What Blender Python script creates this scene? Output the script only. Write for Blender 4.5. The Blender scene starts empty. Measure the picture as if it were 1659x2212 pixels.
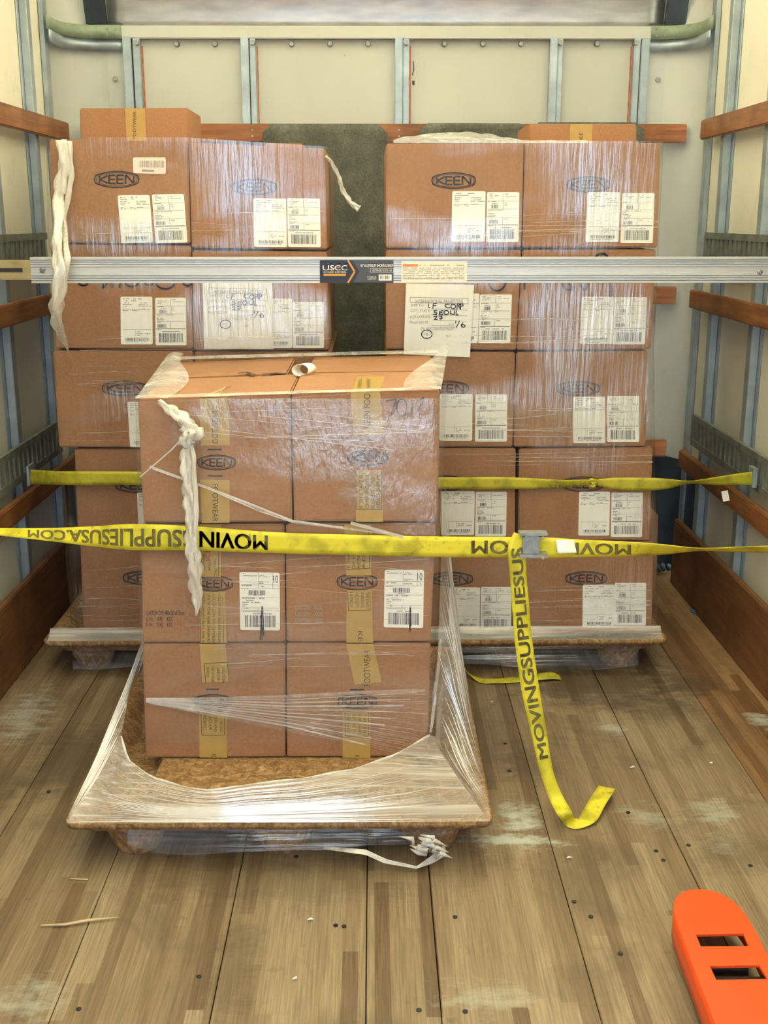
import bpy, bmesh, math, random
from mathutils import Vector, Matrix, noise
random.seed(7)
SC = bpy.context.scene
COL = SC.collection
PI = math.pi

# ---------------------------------------------------------------- camera
W, H, F = 1659.0, 2212.0, 2440.0
CAM_H = 1.5
PITCH = math.atan(634.0 / F)
YAW = -math.atan(24.5 / math.sqrt(F * F + 634.0 ** 2))
cam_d = bpy.data.cameras.new('camera')
cam = bpy.data.objects.new('camera', cam_d); COL.objects.link(cam)
cam_d.sensor_fit = 'VERTICAL'; cam_d.sensor_height = 36.0; cam_d.lens = F / H * 36.0
cam_d.clip_start = 0.05; cam_d.clip_end = 200
cam.rotation_mode = 'XYZ'
cam.rotation_euler = (PI / 2 - PITCH, 0, YAW)
cam.location = (0, 0, CAM_H)
SC.camera = cam

# ---------------------------------------------------------------- light and exposure
world = bpy.data.worlds.new('sky'); SC.world = world; world.use_nodes = True
bg = world.node_tree.nodes['Background']
bg.inputs['Color'].default_value = (0.60, 0.75, 1.0, 1); bg.inputs['Strength'].default_value = 2.3
sun_d = bpy.data.lights.new('sun', 'SUN'); sun_d.energy = 41.0; sun_d.color = (1.0, 0.95, 0.86); sun_d.angle = 0.02
sun = bpy.data.objects.new('sun', sun_d); COL.objects.link(sun)
sun.rotation_euler = (math.radians(-28), math.radians(8), 0)     # high sun standing beyond the nose of the truck
sun.location = (0, 3, 8)
SC.view_settings.view_transform = 'Standard'
SC.view_settings.look = 'None'
SC.view_settings.gamma = 1.0
SC.view_settings.use_curve_mapping = False
SC.view_settings.exposure = 0.55
SC.cycles.use_denoising = True
SC.cycles.max_bounces = 10
SC.cycles.diffuse_bounces = 4
SC.cycles.glossy_bounces = 4
SC.cycles.transmission_bounces = 4
SC.cycles.transparent_max_bounces = 16
SC.cycles.sample_clamp_indirect = 8.0

# ---------------------------------------------------------------- pixel rays -> points at true depth
ROT = cam.rotation_euler.to_matrix()
def ray(x, y):
    return ROT @ Vector((x - W / 2, -(y - H / 2), -F))
def pt(x, y, D):                       # on the plane Y = D
    d = ray(x, y); return Vector((0, 0, CAM_H)) + d * (D / d.y)
def onz(x, y, z):                      # on the level z
    d = ray(x, y); return Vector((0, 0, CAM_H)) + d * ((z - CAM_H) / d.z)
def onx(x, y, X):                      # on the plane X
    d = ray(x, y); return Vector((0, 0, CAM_H)) + d * (X / d.x)

# ---------------------------------------------------------------- material helpers
class NT:
    def __init__(s, name):
        s.m = bpy.data.materials.new(name); s.m.use_nodes = True
        s.t = s.m.node_tree; s.t.nodes.clear()
        s.out = s.n('ShaderNodeOutputMaterial')
    def n(s, kind, **kw):
        nd = s.t.nodes.new(kind)
        for k, v in kw.items():
            if isinstance(k, str) and hasattr(nd, k): setattr(nd, k, v)
        return nd
    def l(s, a, b): s.t.links.new(a, b)
    def val(s, node, key, v):
        if hasattr(v, 'is_output') or isinstance(v, bpy.types.NodeSocket): s.l(v, node.inputs[key])
        else: node.inputs[key].default_value = v
    def coord(s, scale=(1, 1, 1), kind='Object', rot=(0, 0, 0), loc=(0, 0, 0)):
        tc = s.n('ShaderNodeTexCoord'); mp = s.n('ShaderNodeMapping')
        mp.inputs['Scale'].default_value = scale; mp.inputs['Rotation'].default_value = rot; mp.inputs['Location'].default_value = loc
        s.l(tc.outputs[kind], mp.inputs['Vector']); return mp.outputs['Vector']
    def noise(s, vec, scale=5, detail=3, rough=0.55, dist=0.0):
        nd = s.n('ShaderNodeTexNoise'); s.l(vec, nd.inputs['Vector'])
        nd.inputs['Scale'].default_value = scale; nd.inputs['Detail'].default_value = detail
        nd.inputs['Roughness'].default_value = rough; nd.inputs['Distortion'].default_value = dist
        return nd.outputs['Fac']
    def ramp(s, fac, stops, interp='LINEAR'):
        nd = s.n('ShaderNodeValToRGB'); s.l(fac, nd.inputs['Fac']); cr = nd.color_ramp; cr.interpolation = interp
        while len(cr.elements) < len(stops): cr.elements.new(0.5)
        for e, (p, c) in zip(cr.elements, stops):
            e.position = p; e.color = (c[0], c[1], c[2], 1) if hasattr(c, '__len__') else (c, c, c, 1)
        return nd.outputs['Color']
    def math(s, op, a, b=0.0, c=None, clamp=False):
        nd = s.n('ShaderNodeMath', operation=op); nd.use_clamp = clamp
        s.val(nd, 0, a); s.val(nd, 1, b)
        if c is not None: s.val(nd, 2, c)
        return nd.outputs[0]
    def mixc(s, fac, a, b, blend='MIX'):
        nd = s.n('ShaderNodeMix', data_type='RGBA', blend_type=blend)
        s.val(nd, 0, fac); s.val(nd, 6, a); s.val(nd, 7, b); return nd.outputs[2]
    def bump(s, h, strength=0.2, dist=0.01):
        nd = s.n('ShaderNodeBump'); s.l(h, nd.inputs['Height'])
        nd.inputs['Strength'].default_value = strength; nd.inputs['Distance'].default_value = dist
        return nd.outputs['Normal']
    def bsdf(s, color, rough=0.6, metal=0.0, normal=None, spec=0.4):
        p = s.n('ShaderNodeBsdfPrincipled')
        s.val(p, 'Base Color', color); s.val(p, 'Roughness', rough); s.val(p, 'Metallic', metal)
        p.inputs['Specular IOR Level'].default_value = spec
        if normal is not None: s.l(normal, p.inputs['Normal'])
        return p
    def done(s, shader):
        s.l(shader.outputs[0], s.out.inputs['Surface']); return s.m
def c4(r, g, b): return (r, g, b, 1)
def plain(name, col, rough=0.6, metal=0.0, var=0.12, scale=18, bump=0.05, spec=0.4):
    t = NT(name); v = t.coord(); n = t.noise(v, scale, 4)
    lo = tuple(x * (1 - var) for x in col); hi = tuple(min(1, x * (1 + var)) for x in col)
    col_s = t.ramp(n, [(0.3, lo), (0.7, hi)])
    return t.done(t.bsdf(col_s, rough, metal, t.bump(n, bump, 0.004), spec))

def cardboard(name, col):
    t = NT(name)
    flute = t.noise(t.coord((1, 1, 0.02)), 190, 2)
    blot = t.noise(t.coord(), 5, 4)
    fine = t.noise(t.coord(), 160, 3)
    c = t.ramp(blot, [(0.3, tuple(x * 0.90 for x in col)), (0.7, tuple(x * 1.07 for x in col))])
    c = t.mixc(0.22, c, t.ramp(fine, [(0.3, (0.25, 0.25, 0.25)), (0.7, (0.75, 0.75, 0.75))]), 'OVERLAY')
    return t.done(t.bsdf(c, 0.72, 0, t.bump(flute, 0.12, 0.003), 0.25))
M = {}
M['card'] = cardboard('kraft_cardboard', (0.340, 0.172, 0.088))
M['card_b'] = cardboard('kraft_cardboard_pale', (0.352, 0.180, 0.094))
M['ink'] = plain('carton_ink', (0.035, 0.032, 0.045), 0.6, var=0.3, scale=80)
M['print'] = plain('label_print', (0.06, 0.06, 0.07), 0.6, var=0.2, scale=200)
M['print_grey'] = plain('faint_print', (0.30, 0.29, 0.27), 0.6, var=0.2, scale=200)
M['marker'] = plain('marker_pen', (0.012, 0.012, 0.03), 0.5)
M['red_print'] = plain('red_print', (0.45, 0.05, 0.03), 0.6)
M['paper'] = plain('label_paper', (0.86, 0.85, 0.80), 0.55, var=0.03, scale=9)
M['pink_paper'] = plain('pink_label_paper', (0.85, 0.68, 0.60), 0.55, var=0.03)
M['tape'] = plain('printed_tape', (0.44, 0.285, 0.085), 0.32, var=0.08, scale=25, spec=0.5)
M['tape_ink'] = plain('tape_ink', (0.10, 0.07, 0.02), 0.5)
M['galv'] = plain('galvanised_steel', (0.37, 0.43, 0.47), 0.42, 0.55, var=0.18, scale=14, bump=0.03)
M['track'] = plain('cargo_track_steel', (0.24, 0.26, 0.22), 0.5, 0.5, var=0.25, scale=20)
M['dark_metal'] = plain('dark_steel', (0.05, 0.065, 0.085), 0.45, 0.4, var=0.3, scale=6)
M['hole_shade'] = plain('painted_hole_shade', (0.03, 0.03, 0.03), 0.8)  # near black, paints the shade inside slots and torn gaps
M['zinc'] = plain('zinc_plated_steel', (0.50, 0.40, 0.20), 0.35, 0.7, var=0.2)
M['bolt'] = plain('bolt_steel', (0.30, 0.30, 0.28), 0.45, 0.7, var=0.3, scale=90)
M['green'] = plain('green_painted_bracket', (0.22, 0.27, 0.19), 0.55, var=0.2, scale=25)
M['buckle'] = plain('buckle_steel', (0.33, 0.37, 0.36), 0.35, 0.7, var=0.2, scale=60)
M['orange'] = plain('orange_powder_coat', (0.90, 0.085, 0.010), 0.38, var=0.06, scale=12, bump=0.02, spec=0.5)
M['black_rubber'] = plain('black_roller', (0.02, 0.02, 0.022), 0.5)
M['blue'] = plain('blue_plastic', (0.05, 0.12, 0.2), 0.5)
M['white_plastic'] = plain('white_plastic', (0.85, 0.85, 0.8), 0.5)
M['orange_ink'] = plain('orange_ink', (0.85, 0.28, 0.06), 0.5)
M['white_ink'] = plain('white_ink', (0.85, 0.85, 0.85), 0.5)
M['decal_black'] = plain('decal_black', (0.018, 0.019, 0.028), 0.35)
M['decal_grey'] = plain('decal_grey', (0.06, 0.065, 0.08), 0.4)
M['decal_cream'] = plain('decal_cream', (0.72, 0.70, 0.60), 0.5, var=0.04)
M['sealant'] = plain('orange_sealant', (0.50, 0.13, 0.05), 0.6, var=0.4, scale=40)
M['splinter'] = plain('pale_splinter', (0.55, 0.42, 0.24), 0.7)

def alu():
    t = NT('extruded_aluminium'); n = t.noise(t.coord((1, 12, 12)), 5, 3)
    c = t.ramp(n, [(0.3, (0.52, 0.53, 0.53)), (0.7, (0.60, 0.60, 0.59))])
    return t.done(t.bsdf(c, 0.42, 0.55, t.bump(n, 0.03, 0.002)))
M['alu'] = alu()
def sheet():
    t = NT('mill_aluminium_sheet'); n = t.noise(t.coord((1, 1, 4)), 7, 4)
    c = t.ramp(n, [(0.3, (0.42, 0.43, 0.44)), (0.7, (0.58, 0.58, 0.58))])
    r = t.ramp(n, [(0.3, 0.30), (0.7, 0.42)])
    w = t.noise(t.coord((1.2, 1, 3)), 3, 2)
    return t.done(t.bsdf(c, r, 0.9, t.bump(w, 0.25, 0.02)))
M['sheet'] = sheet()
def strap_mat(name, tint):
    t = NT(name)
    weave = t.n('ShaderNodeTexWave', wave_type='BANDS', bands_direction='Z'); t.l(t.coord(), weave.inputs['Vector'])
    weave.inputs['Scale'].default_value = 180
    dirt = t.noise(t.coord(), 14, 4); d2 = t.noise(t.coord(), 45, 3)
    c = t.ramp(dirt, [(0.36, tuple(x * 0.62 for x in tint)), (0.52, tint)])
    c = t.mixc(t.ramp(d2, [(0.62, 0.0), (0.74, 0.55)]), c, c4(0.12, 0.10, 0.03))
    return t.done(t.bsdf(c, 0.55, 0, t.bump(weave.outputs['Fac'], 0.18, 0.001)))
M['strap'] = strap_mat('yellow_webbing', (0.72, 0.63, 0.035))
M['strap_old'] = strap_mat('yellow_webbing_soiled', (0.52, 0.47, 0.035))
M['strap_ink'] = plain('strap_ink', (0.155, 0.130, 0.035), 0.6, var=0.35, scale=60)

def wallmat(name, col, stain=0.5):
    t = NT(name)
    big = t.noise(t.coord(), 2.2, 5); scuff = t.noise(t.coord((1, 1, 0.6)), 9, 6, 0.65, 0.6); sp = t.noise(t.coord(), 34, 2)
    c = t.ramp(big, [(0.3, tuple(x * 0.88 for x in col)), (0.65, col)])
    c = t.mixc(t.ramp(scuff, [(0.60, 0.0), (0.74, stain)]), c, c4(0.42, 0.40, 0.30))
    c = t.mixc(t.ramp(sp, [(0.74, 0.0), (0.80, 0.5)]), c, c4(0.22, 0.20, 0.15))
    return t.done(t.bsdf(c, 0.45, 0, t.bump(big, 0.05, 0.01), 0.4))
M['cream'] = wallmat('cream_fibreglass', (0.50, 0.51, 0.465))
M['white_wall'] = wallmat('white_fibreglass', (0.76, 0.73, 0.60), 0.4)
M['rail_paint'] = wallmat('worn_cream_rail', (0.50, 0.51, 0.47), 0.8)

def wood(name, a, b, axis='Y', gloss=0.4):
    t = NT(name)
    sc = {'Y': (14, 1.0, 14), 'X': (1.0, 14, 14)}[axis]
    g = t.noise(t.coord(sc), 4, 5, 0.6, 0.8); blot = t.noise(t.coord(), 6, 3)
    c = t.ramp(g, [(0.3, a), (0.7, b)])
    c = t.mixc(t.ramp(blot, [(0.35, 0.55), (0.6, 0.0)]), c, c4(a[0] * 0.45, a[1] * 0.45, a[2] * 0.5))
    return t.done(t.bsdf(c, gloss, 0, t.bump(g, 0.1, 0.003), 0.4))
M['slat_x'] = wood('varnished_slat', (0.20, 0.070, 0.022), (0.40, 0.155, 0.055), 'X')
M['slat_y'] = wood('varnished_side_slat', (0.20, 0.075, 0.026), (0.40, 0.17, 0.065), 'Y')
M['kick'] = wood('kick_board_plywood', (0.13, 0.055, 0.022), (0.24, 0.105, 0.042), 'Y', 0.5)

STAINS_AND_SHADE = [(1300, 1475, .30, .20, .75), (1420, 1530, .16, .10, .5), (150, 1640, .12, .22, .6), (640, 1900, .35, .10, .35), (1500, 1480, .12, .10, .5), (1050, 1600, .10, .25, .35), (500, 2100, .05, .16, .4), (1150, 1650, .09, .12, .4), (1590, 1840, .12, .10, .35)]  # floor stains, with the dimmer rear floor's shade painted in as dark patches
def floor_mat(name, cols, powder):
    t = NT(name)
    tc = t.n('ShaderNodeTexCoord'); sx = t.n('ShaderNodeSeparateXYZ'); t.l(tc.outputs['Object'], sx.inputs[0])
    X, Y = sx.outputs['X'], sx.outputs['Y']
    ix = t.math('FLOOR', t.math('DIVIDE', X, 0.0335))
    wn1 = t.n('ShaderNodeTexWhiteNoise', noise_dimensions='1D'); t.l(ix, wn1.inputs['W'])
    iy = t.math('FLOOR', t.math('ADD', t.math('DIVIDE', Y, 0.85), t.math('MULTIPLY', wn1.outputs['Value'], 7.3)))
    cb = t.n('ShaderNodeCombineXYZ'); t.l(ix, cb.inputs[0]); t.l(iy, cb.inputs[1])
    wn2 = t.n('ShaderNodeTexWhiteNoise', noise_dimensions='2D'); t.l(cb.outputs[0], wn2.inputs['Vector'])
    c = t.ramp(wn2.outputs['Value'], cols)
    grain = t.noise(t.coord((40, 1.2, 1)), 5, 5, 0.65, 0.4)
    c = t.mixc(0.65, c, t.ramp(grain, [(0.25, (0.18, 0.18, 0.18)), (0.75, (0.82, 0.82, 0.82))]), 'OVERLAY')
    blot = t.noise(t.coord(), 3.2, 6, 0.62, 0.7)
    c = t.mixc(t.ramp(blot, [(0.30, 0.6), (0.46, 0.0)]), c, c4(0.11, 0.082, 0.05))
    spot = t.noise(t.coord(), 17, 3)
    c = t.mixc(t.ramp(spot, [(0.66, 0.0), (0.76, 0.6)]), c, c4(0.09, 0.065, 0.04))
    pn = t.noise(t.coord((1, 2.2, 1)), 11, 5, 0.7)
    for (px, py, rx, ry, s) in STAINS_AND_SHADE:
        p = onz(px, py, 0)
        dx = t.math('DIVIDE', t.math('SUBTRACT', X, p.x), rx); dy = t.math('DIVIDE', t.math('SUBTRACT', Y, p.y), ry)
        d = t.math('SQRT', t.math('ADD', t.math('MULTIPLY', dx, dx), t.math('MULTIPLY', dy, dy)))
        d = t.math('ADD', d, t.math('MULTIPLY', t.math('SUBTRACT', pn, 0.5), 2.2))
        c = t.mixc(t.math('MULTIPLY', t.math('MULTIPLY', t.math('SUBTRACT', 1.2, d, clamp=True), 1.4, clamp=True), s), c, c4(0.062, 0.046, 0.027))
    for (px, py, rx, ry, s) in powder:
        p = onz(px, py, 0)
        dx = t.math('DIVIDE', t.math('SUBTRACT', X, p.x), rx); dy = t.math('DIVIDE', t.math('SUBTRACT', Y, p.y), ry)
        d = t.math('SQRT', t.math('ADD', t.math('MULTIPLY', dx, dx), t.math('MULTIPLY', dy, dy)))
        d = t.math('ADD', d, t.math('MULTIPLY', t.math('SUBTRACT', pn, 0.5), 4.2))
        m = t.math('MULTIPLY', t.math('SUBTRACT', 1.0, d, clamp=True), s)
        c = t.mixc(m, c, c4(0.47, 0.50, 0.44))
    scr = t.noise(t.coord((1.3, 1, 1), rot=(0, 0, 0.7)), 60, 2)
    h = t.math('ADD', t.math('MULTIPLY', grain, 0.7), t.math('MULTIPLY', scr, 0.15))
    rough = t.ramp(blot, [(0.3, 0.5), (0.7, 0.36)])
    return t.done(t.bsdf(c, rough, 0, t.bump(h, 0.12, 0.003), 0.45))
POWDER = [(1110, 1765, .07, .09, .9), (1105, 1815, .13, .045, 1.2), (55, 1545, .10, .22, .55), (1330, 1575, .06, .05, .6),
          (1545, 1755, .08, .08, .5), (1400, 1765, .07, .07, .4), (60, 2160, .07, .08, .45), (1060, 2150, .10, .06, .35), (1560, 1815, .05, .06, .35)]
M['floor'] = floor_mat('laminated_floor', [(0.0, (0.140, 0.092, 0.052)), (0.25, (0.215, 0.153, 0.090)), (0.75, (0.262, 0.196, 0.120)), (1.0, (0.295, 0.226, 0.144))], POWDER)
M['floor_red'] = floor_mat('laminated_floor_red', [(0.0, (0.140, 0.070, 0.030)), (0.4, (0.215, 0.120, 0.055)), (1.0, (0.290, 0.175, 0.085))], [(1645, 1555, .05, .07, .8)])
M['joint'] = plain('floor_joint_dirt', (0.02, 0.015, 0.010), 0.9)

def osb():
    t = NT('pressed_wood')
    fl = t.noise(t.coord((1, 1, 0.5)), 46, 6, 0.75, 1.0); fl2 = t.noise(t.coord((1, 2.5, 1)), 24, 4, 0.6, 0.8)
    c = t.ramp(fl, [(0.32, (0.13, 0.062, 0.024)), (0.48, (0.36, 0.205, 0.085)), (0.64, (0.62, 0.43, 0.22))])
    c = t.mixc(t.ramp(fl2, [(0.4, 0.5), (0.62, 0.0)]), c, c4(0.24, 0.13, 0.055))
    return t.done(t.bsdf(c, 0.7, 0, t.bump(fl, 0.7, 0.010), 0.3))
M['osb'] = osb()
M['leg'] = plain('pressed_wood_leg', (0.21, 0.125, 0.085), 0.75, var=0.25, scale=40, bump=0.3)
def felt():
    t = NT('grey_felt'); n = t.noise(t.coord((1, 1, 1)), 9, 6, 0.7); f = t.noise(t.coord(), 140, 3)
    c = t.ramp(n, [(0.3, (0.070, 0.075, 0.060)), (0.6, (0.125, 0.130, 0.108)), (0.8, (0.22, 0.225, 0.19))])
    c = t.mixc(0.5, c, t.ramp(f, [(0.3, 0.3), (0.7, 0.7)]), 'OVERLAY')
    return t.done(t.bsdf(c, 0.95, 0, t.bump(f, 0.5, 0.003), 0.1))
M['felt'] = felt()

def roofmat():
    t = NT('translucent_roof_fibreglass')
    tr = t.n('ShaderNodeBsdfTranslucent'); tr.inputs['Color'].default_value = (0.62, 0.60, 0.49, 1)
    df = t.n('ShaderNodeBsdfDiffuse'); df.inputs['Color'].default_value = (0.7, 0.66, 0.55, 1)
    mx = t.n('ShaderNodeMixShader'); mx.inputs[0].default_value = 0.25
    t.l(tr.outputs[0], mx.inputs[1]); t.l(df.outputs[0], mx.inputs[2]); return t.done(mx)
M['roof'] = roofmat()

def film(name, milky, streak, stretch=(1, 1, 1), gloss=0.085, bump=0.6, bscale=(1, 1, 1), rough=0.10, white=(0.88, 0.87, 0.85), fine=26):
    """clear stretch film: mostly see-through, glossy, whiter where it is folded and overlapped"""
    t = NT(name)
    s1 = t.noise(t.coord(stretch), 9, 5, 0.6, 0.3)
    s2 = t.noise(t.coord(stretch), fine, 3, 0.6, 0.1)
    big = t.noise(t.coord(), 3.0, 3)
    m = t.math('MULTIPLY', t.ramp(s1, [(0.48, 0.0), (0.72, 1.0)]), streak)
    m2 = t.math('MULTIPLY', t.ramp(s2, [(0.55, 0.0), (0.70, 1.0)]), streak * 0.7)
    m = t.math('MULTIPLY', t.math('ADD', m, m2), t.ramp(big, [(0.35, 0.35), (0.65, 1.1)]))
    m = t.math('ADD', m, milky, clamp=True)
    bn = t.noise(t.coord(bscale), 8, 4, 0.55, 0.2); bl = t.noise(t.coord(), 2.6, 2)
    nrm = t.bump(t.math('ADD', bn, t.math('MULTIPLY', bl, 1.2)), bump, 0.012)
    lw = t.n('ShaderNodeLayerWeight'); lw.inputs['Blend'].default_value = 0.25; t.l(nrm, lw.inputs['Normal'])
    lay = t.ramp(t.noise(t.coord((1, 1, 1.4), loc=(3.1, 0, 1.7)), 2.3, 3, 0.5, 0.5), [(0.47, 0.035), (0.64, 1.0)])   # how many layers lie on each other
    gf = t.math('ADD', t.math('MULTIPLY', t.math('POWER', lw.outputs['Facing'], 3.0), 0.6), t.math('MULTIPLY', lay, gloss), clamp=True)
    tp = t.n('ShaderNodeBsdfTransparent'); tp.inputs[0].default_value = (0.97, 0.97, 0.97, 1)
    gl = t.n('ShaderNodeBsdfGlossy'); gl.inputs['Roughness'].default_value = rough; t.l(nrm, gl.inputs['Normal'])
    gl.inputs['Color'].default_value = (0.95, 0.95, 0.95, 1)
    df = t.n('ShaderNodeBsdfDiffuse'); df.inputs['Color'].default_value = white + (1,)
    tl = t.n('ShaderNodeBsdfTranslucent'); tl.inputs['Color'].default_value = white + (1,)
    dm = t.n('ShaderNodeMixShader'); dm.inputs[0].default_value = 0.18; t.l(df.outputs[0], dm.inputs[1]); t.l(tl.outputs[0], dm.inputs[2])
    a = t.n('ShaderNodeMixShader'); t.l(m, a.inputs[0]); t.l(tp.outputs[0], a.inputs[1]); t.l(dm.outputs[0], a.inputs[2])
    b = t.n('ShaderNodeMixShader'); t.l(gf, b.inputs[0]); t.l(a.outputs[0], b.inputs[1]); t.l(gl.outputs[0], b.inputs[2])
    return t.done(b)
M['film'] = film('stretch_film', 0.004, 0.06, (5, 1, 0.5), 0.26, 0.34, (7, 1, 0.6), 0.16)
M['film_front'] = film('stretch_film_front', 0.025, 0.10, (0.5, 1, 3.0), 0.23, 0.38, (6, 1, 2.6), 0.16)
M['film_top'] = film('stretch_film_overlap', 0.27, 0.40, (1, 1, 1), 0.10, 0.6)
M['film_skirt'] = film('stretch_film_skirt', 0.17, 0.22, (0.3, 2.6, 0.3), 0.12, 0.4, (.4, 4, .4), 0.18, fine=40)
M['film_lip'] = film('stretch_film_lip', 0.22, 0.55, (0.10, 2.6, 2.6), 0.12, 0.6, (0.2, 4, 4), 0.16, fine=40)
M['film_cord'] = film('stretch_film_cord', 0.50, 0.3, (1, 1, 1), 0.22, 0.3)
M['film_band'] = film('stretch_film_band', 0.03, 0.30, (0.10, 1, 5), 0.16, 0.9, (0.25, 1, 9), 0.2, (0.62, 0.68, 0.80), fine=40)
M['film_rope'] = film('stretch_film_rope', 0.55, 0.5, (3, 3, 0.5), 0.14, 0.6, (3, 3, 1), 0.2, (0.9, 0.88, 0.82))
M['film_fold'] = film('stretch_film_fold', 0.26, 0.3, (1, 1, 1), 0.20, 0.3)

# ---------------------------------------------------------------- geometry helpers
ORG = {}
class MB:
    def __init__(s): s.v, s.f = [], []
    def add(s, vs, fs):
        o = len(s.v); s.v += [Vector(v) for v in vs]; s.f += [tuple(i + o for i in f) for f in fs]; return s
    def quad(s, a, b, c, d): return s.add([a, b, c, d], [(0, 1, 2, 3)])
    def hexa(s, fr, bk):                                  # two quads TL TR BR BL seen from the camera
        return s.add(list(fr) + list(bk), [(0, 3, 2, 1), (4, 5, 6, 7), (0, 1, 5, 4), (1, 2, 6, 5), (2, 3, 7, 6), (3, 0, 4, 7)])
    def box(s, x0, x1, y0, y1, z0, z1):
        return s.hexa([(x0, y0, z1), (x1, y0, z1), (x1, y0, z0), (x0, y0, z0)], [(x0, y1, z1), (x1, y1, z1), (x1, y1, z0), (x0, y1, z0)])
    def tube(s, pts, r, n=8, cap=True, squash=None):
        pts = [Vector(p) for p in pts]; rs = r if hasattr(r, '__len__') else [r] * len(pts); o = len(s.v); up = None
        for i, p in enumerate(pts):
            d = (pts[min(i + 1, len(pts) - 1)] - pts[max(i - 1, 0)]).normalized()
            if up is None: up = d.orthogonal().normalized()
            up = (up - d * up.dot(d)).normalized(); sd = d.cross(up)
            for k in range(n):
                a = 2 * PI * k / n; q = squash(i, a) if squash else 1.0
                s.v.append(p + (up * math.cos(a) + sd * math.sin(a)) * rs[i] * q)
        for i in range(len(pts) - 1):
            for k in range(n):
                s.f.append((o + i * n + k, o + i * n + (k + 1) % n, o + (i + 1) * n + (k + 1) % n, o + (i + 1) * n + k))
        if cap:
            s.f.append(tuple(o + k for k in reversed(range(n)))); s.f.append(tuple(o + (len(pts) - 1) * n + k for k in range(n)))
        return s
    def grid(s, fn, nu, nv):
        o = len(s.v)
        for j in range(nv + 1):
            for i in range(nu + 1): s.v.append(Vector(fn(i / nu, j / nv)))
        for j in range(nv):
            for i in range(nu):
                a = o + j * (nu + 1) + i; s.f.append((a, a + 1, a + nu + 2, a + nu + 1))
        return s
    def lathe(s, c, prof, n=20):                           # profile of (radius, z)
        o = len(s.v); c = Vector(c)
        for r, z in prof:
            for k in range(n): s.v.append(c + Vector((r * math.cos(2 * PI * k / n), r * math.sin(2 * PI * k / n), z)))
        for i in range(len(prof) - 1):
            for k in range(n): s.f.append((o + i * n + k, o + i * n + (k + 1) % n, o + (i + 1) * n + (k + 1) % n, o + (i + 1) * n + k))
        s.f.append(tuple(o + k for k in reversed(range(n)))); s.f.append(tuple(o + (len(prof) - 1) * n + k for k in range(n)))
        return s
    def build(s, name, mat, parent=None, bevel=0.0, smooth=False, solid=0.0, seg=2, recalc=False):
        org = ORG.get(parent.name, Vector()) if parent else Vector()
        me = bpy.data.meshes.new(name)
        me.from_pydata([v - org for v in s.v], [], s.f); me.update()
        if bevel or recalc:
            bm = bmesh.new(); bm.from_mesh(me)
            if recalc or bevel: bmesh.ops.recalc_face_normals(bm, faces=bm.faces)
            if bevel: bmesh.ops.bevel(bm, geom=list(bm.edges), offset=bevel, segments=seg, affect='EDGES', clamp_overlap=True)
            bm.to_mesh(me); bm.free()
        if smooth:
            for p in me.polygons: p.use_smooth = True
        me.materials.append(M[mat] if isinstance(mat, str) else mat)
        o = bpy.data.objects.new(name, me); COL.objects.link(o)
        if parent: o.parent = parent
        ORG[o.name] = org
        if solid:
            md = o.modifiers.new('thickness', 'SOLIDIFY'); md.thickness = solid; md.offset = 0
        return o
def tag(o, label, cat, group=None):
    o['label'] = label; o['category'] = cat
    if group: o['group'] = group
    return o
def thing(name, loc, label, cat, group=None):
    o = bpy.data.objects.new(name, None); COL.objects.link(o); o.location = loc; o.empty_display_size = 0.1
    ORG[o.name] = Vector(loc); return tag(o, label, cat, group)
def struct(o): o['kind'] = 'structure'; return o
def relabel(o, label): o['label'] = label; return o

# text -> flat outline mesh in a unit box (x 0..1, y 0..1 upward)
_TX = {}
def text2d(s, bold=0.0):
    if (s, bold) not in _TX:
        cu = bpy.data.curves.new('lettering', 'FONT'); cu.body = s; cu.resolution_u = 3; cu.offset = bold
        ob = bpy.data.objects.new('lettering', cu); COL.objects.link(ob)
        me = bpy.data.meshes.new_from_object(ob)
        v = [(a.co.x, a.co.y) for a in me.vertices]; f = [tuple(p.vertices) for p in me.polygons]
        x0 = min(a[0] for a in v); x1 = max(a[0] for a in v); y0 = min(a[1] for a in v); y1 = max(a[1] for a in v)
        _TX[(s, bold)] = ([((a - x0) / (x1 - x0), (b - y0) / (y1 - y0)) for a, b in v], f)
        bpy.data.objects.remove(ob); bpy.data.curves.remove(cu); bpy.data.meshes.remove(me)
    return _TX[(s, bold)]
def put_text(mb, s, fn, bold=0.0):                         # fn(x, y) -> world
    v, f = text2d(s, bold); mb.add([fn(a, b) for a, b in v], f)
def text_px(mb, s, P, x0, y0, x1, y1, turn=0, bold=0.0):   # into a pixel box on a face; turn = degrees counter-clockwise
    def fn(a, b):
        if turn == 0: u, v = a, 1 - b
        elif turn == 90: u, v = 1 - b, 1 - a
        elif turn == -90: u, v = b, a
        else: u, v = 1 - a, b
        return P(x0 + u * (x1 - x0), y0 + v * (y1 - y0))
    put_text(mb, s, fn, bold)
def stroke(mb, pts, w, P):                                 # pen stroke in pixel coordinates
    for (ax, ay), (bx, by) in zip(pts[:-1], pts[1:]):
        d = math.hypot(bx - ax, by - ay) or 1; ux, uy = (bx - ax) / d * w / 2, (by - ay) / d * w / 2
        ax2, ay2, bx2, by2 = ax - ux * .7, ay - uy * .7, bx + ux * .7, by + uy * .7
        mb.quad(P(ax2 - uy, ay2 + ux), P(bx2 - uy, by2 + ux), P(bx2 + uy, by2 - ux), P(ax2 + uy, ay2 - ux))
def rect(mb, P, x0, y0, x1, y1): mb.quad(P(x0, y1), P(x1, y1), P(x1, y0), P(x0, y0))
def face(D, eps): return lambda x, y: pt(x, y, D - eps)

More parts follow.
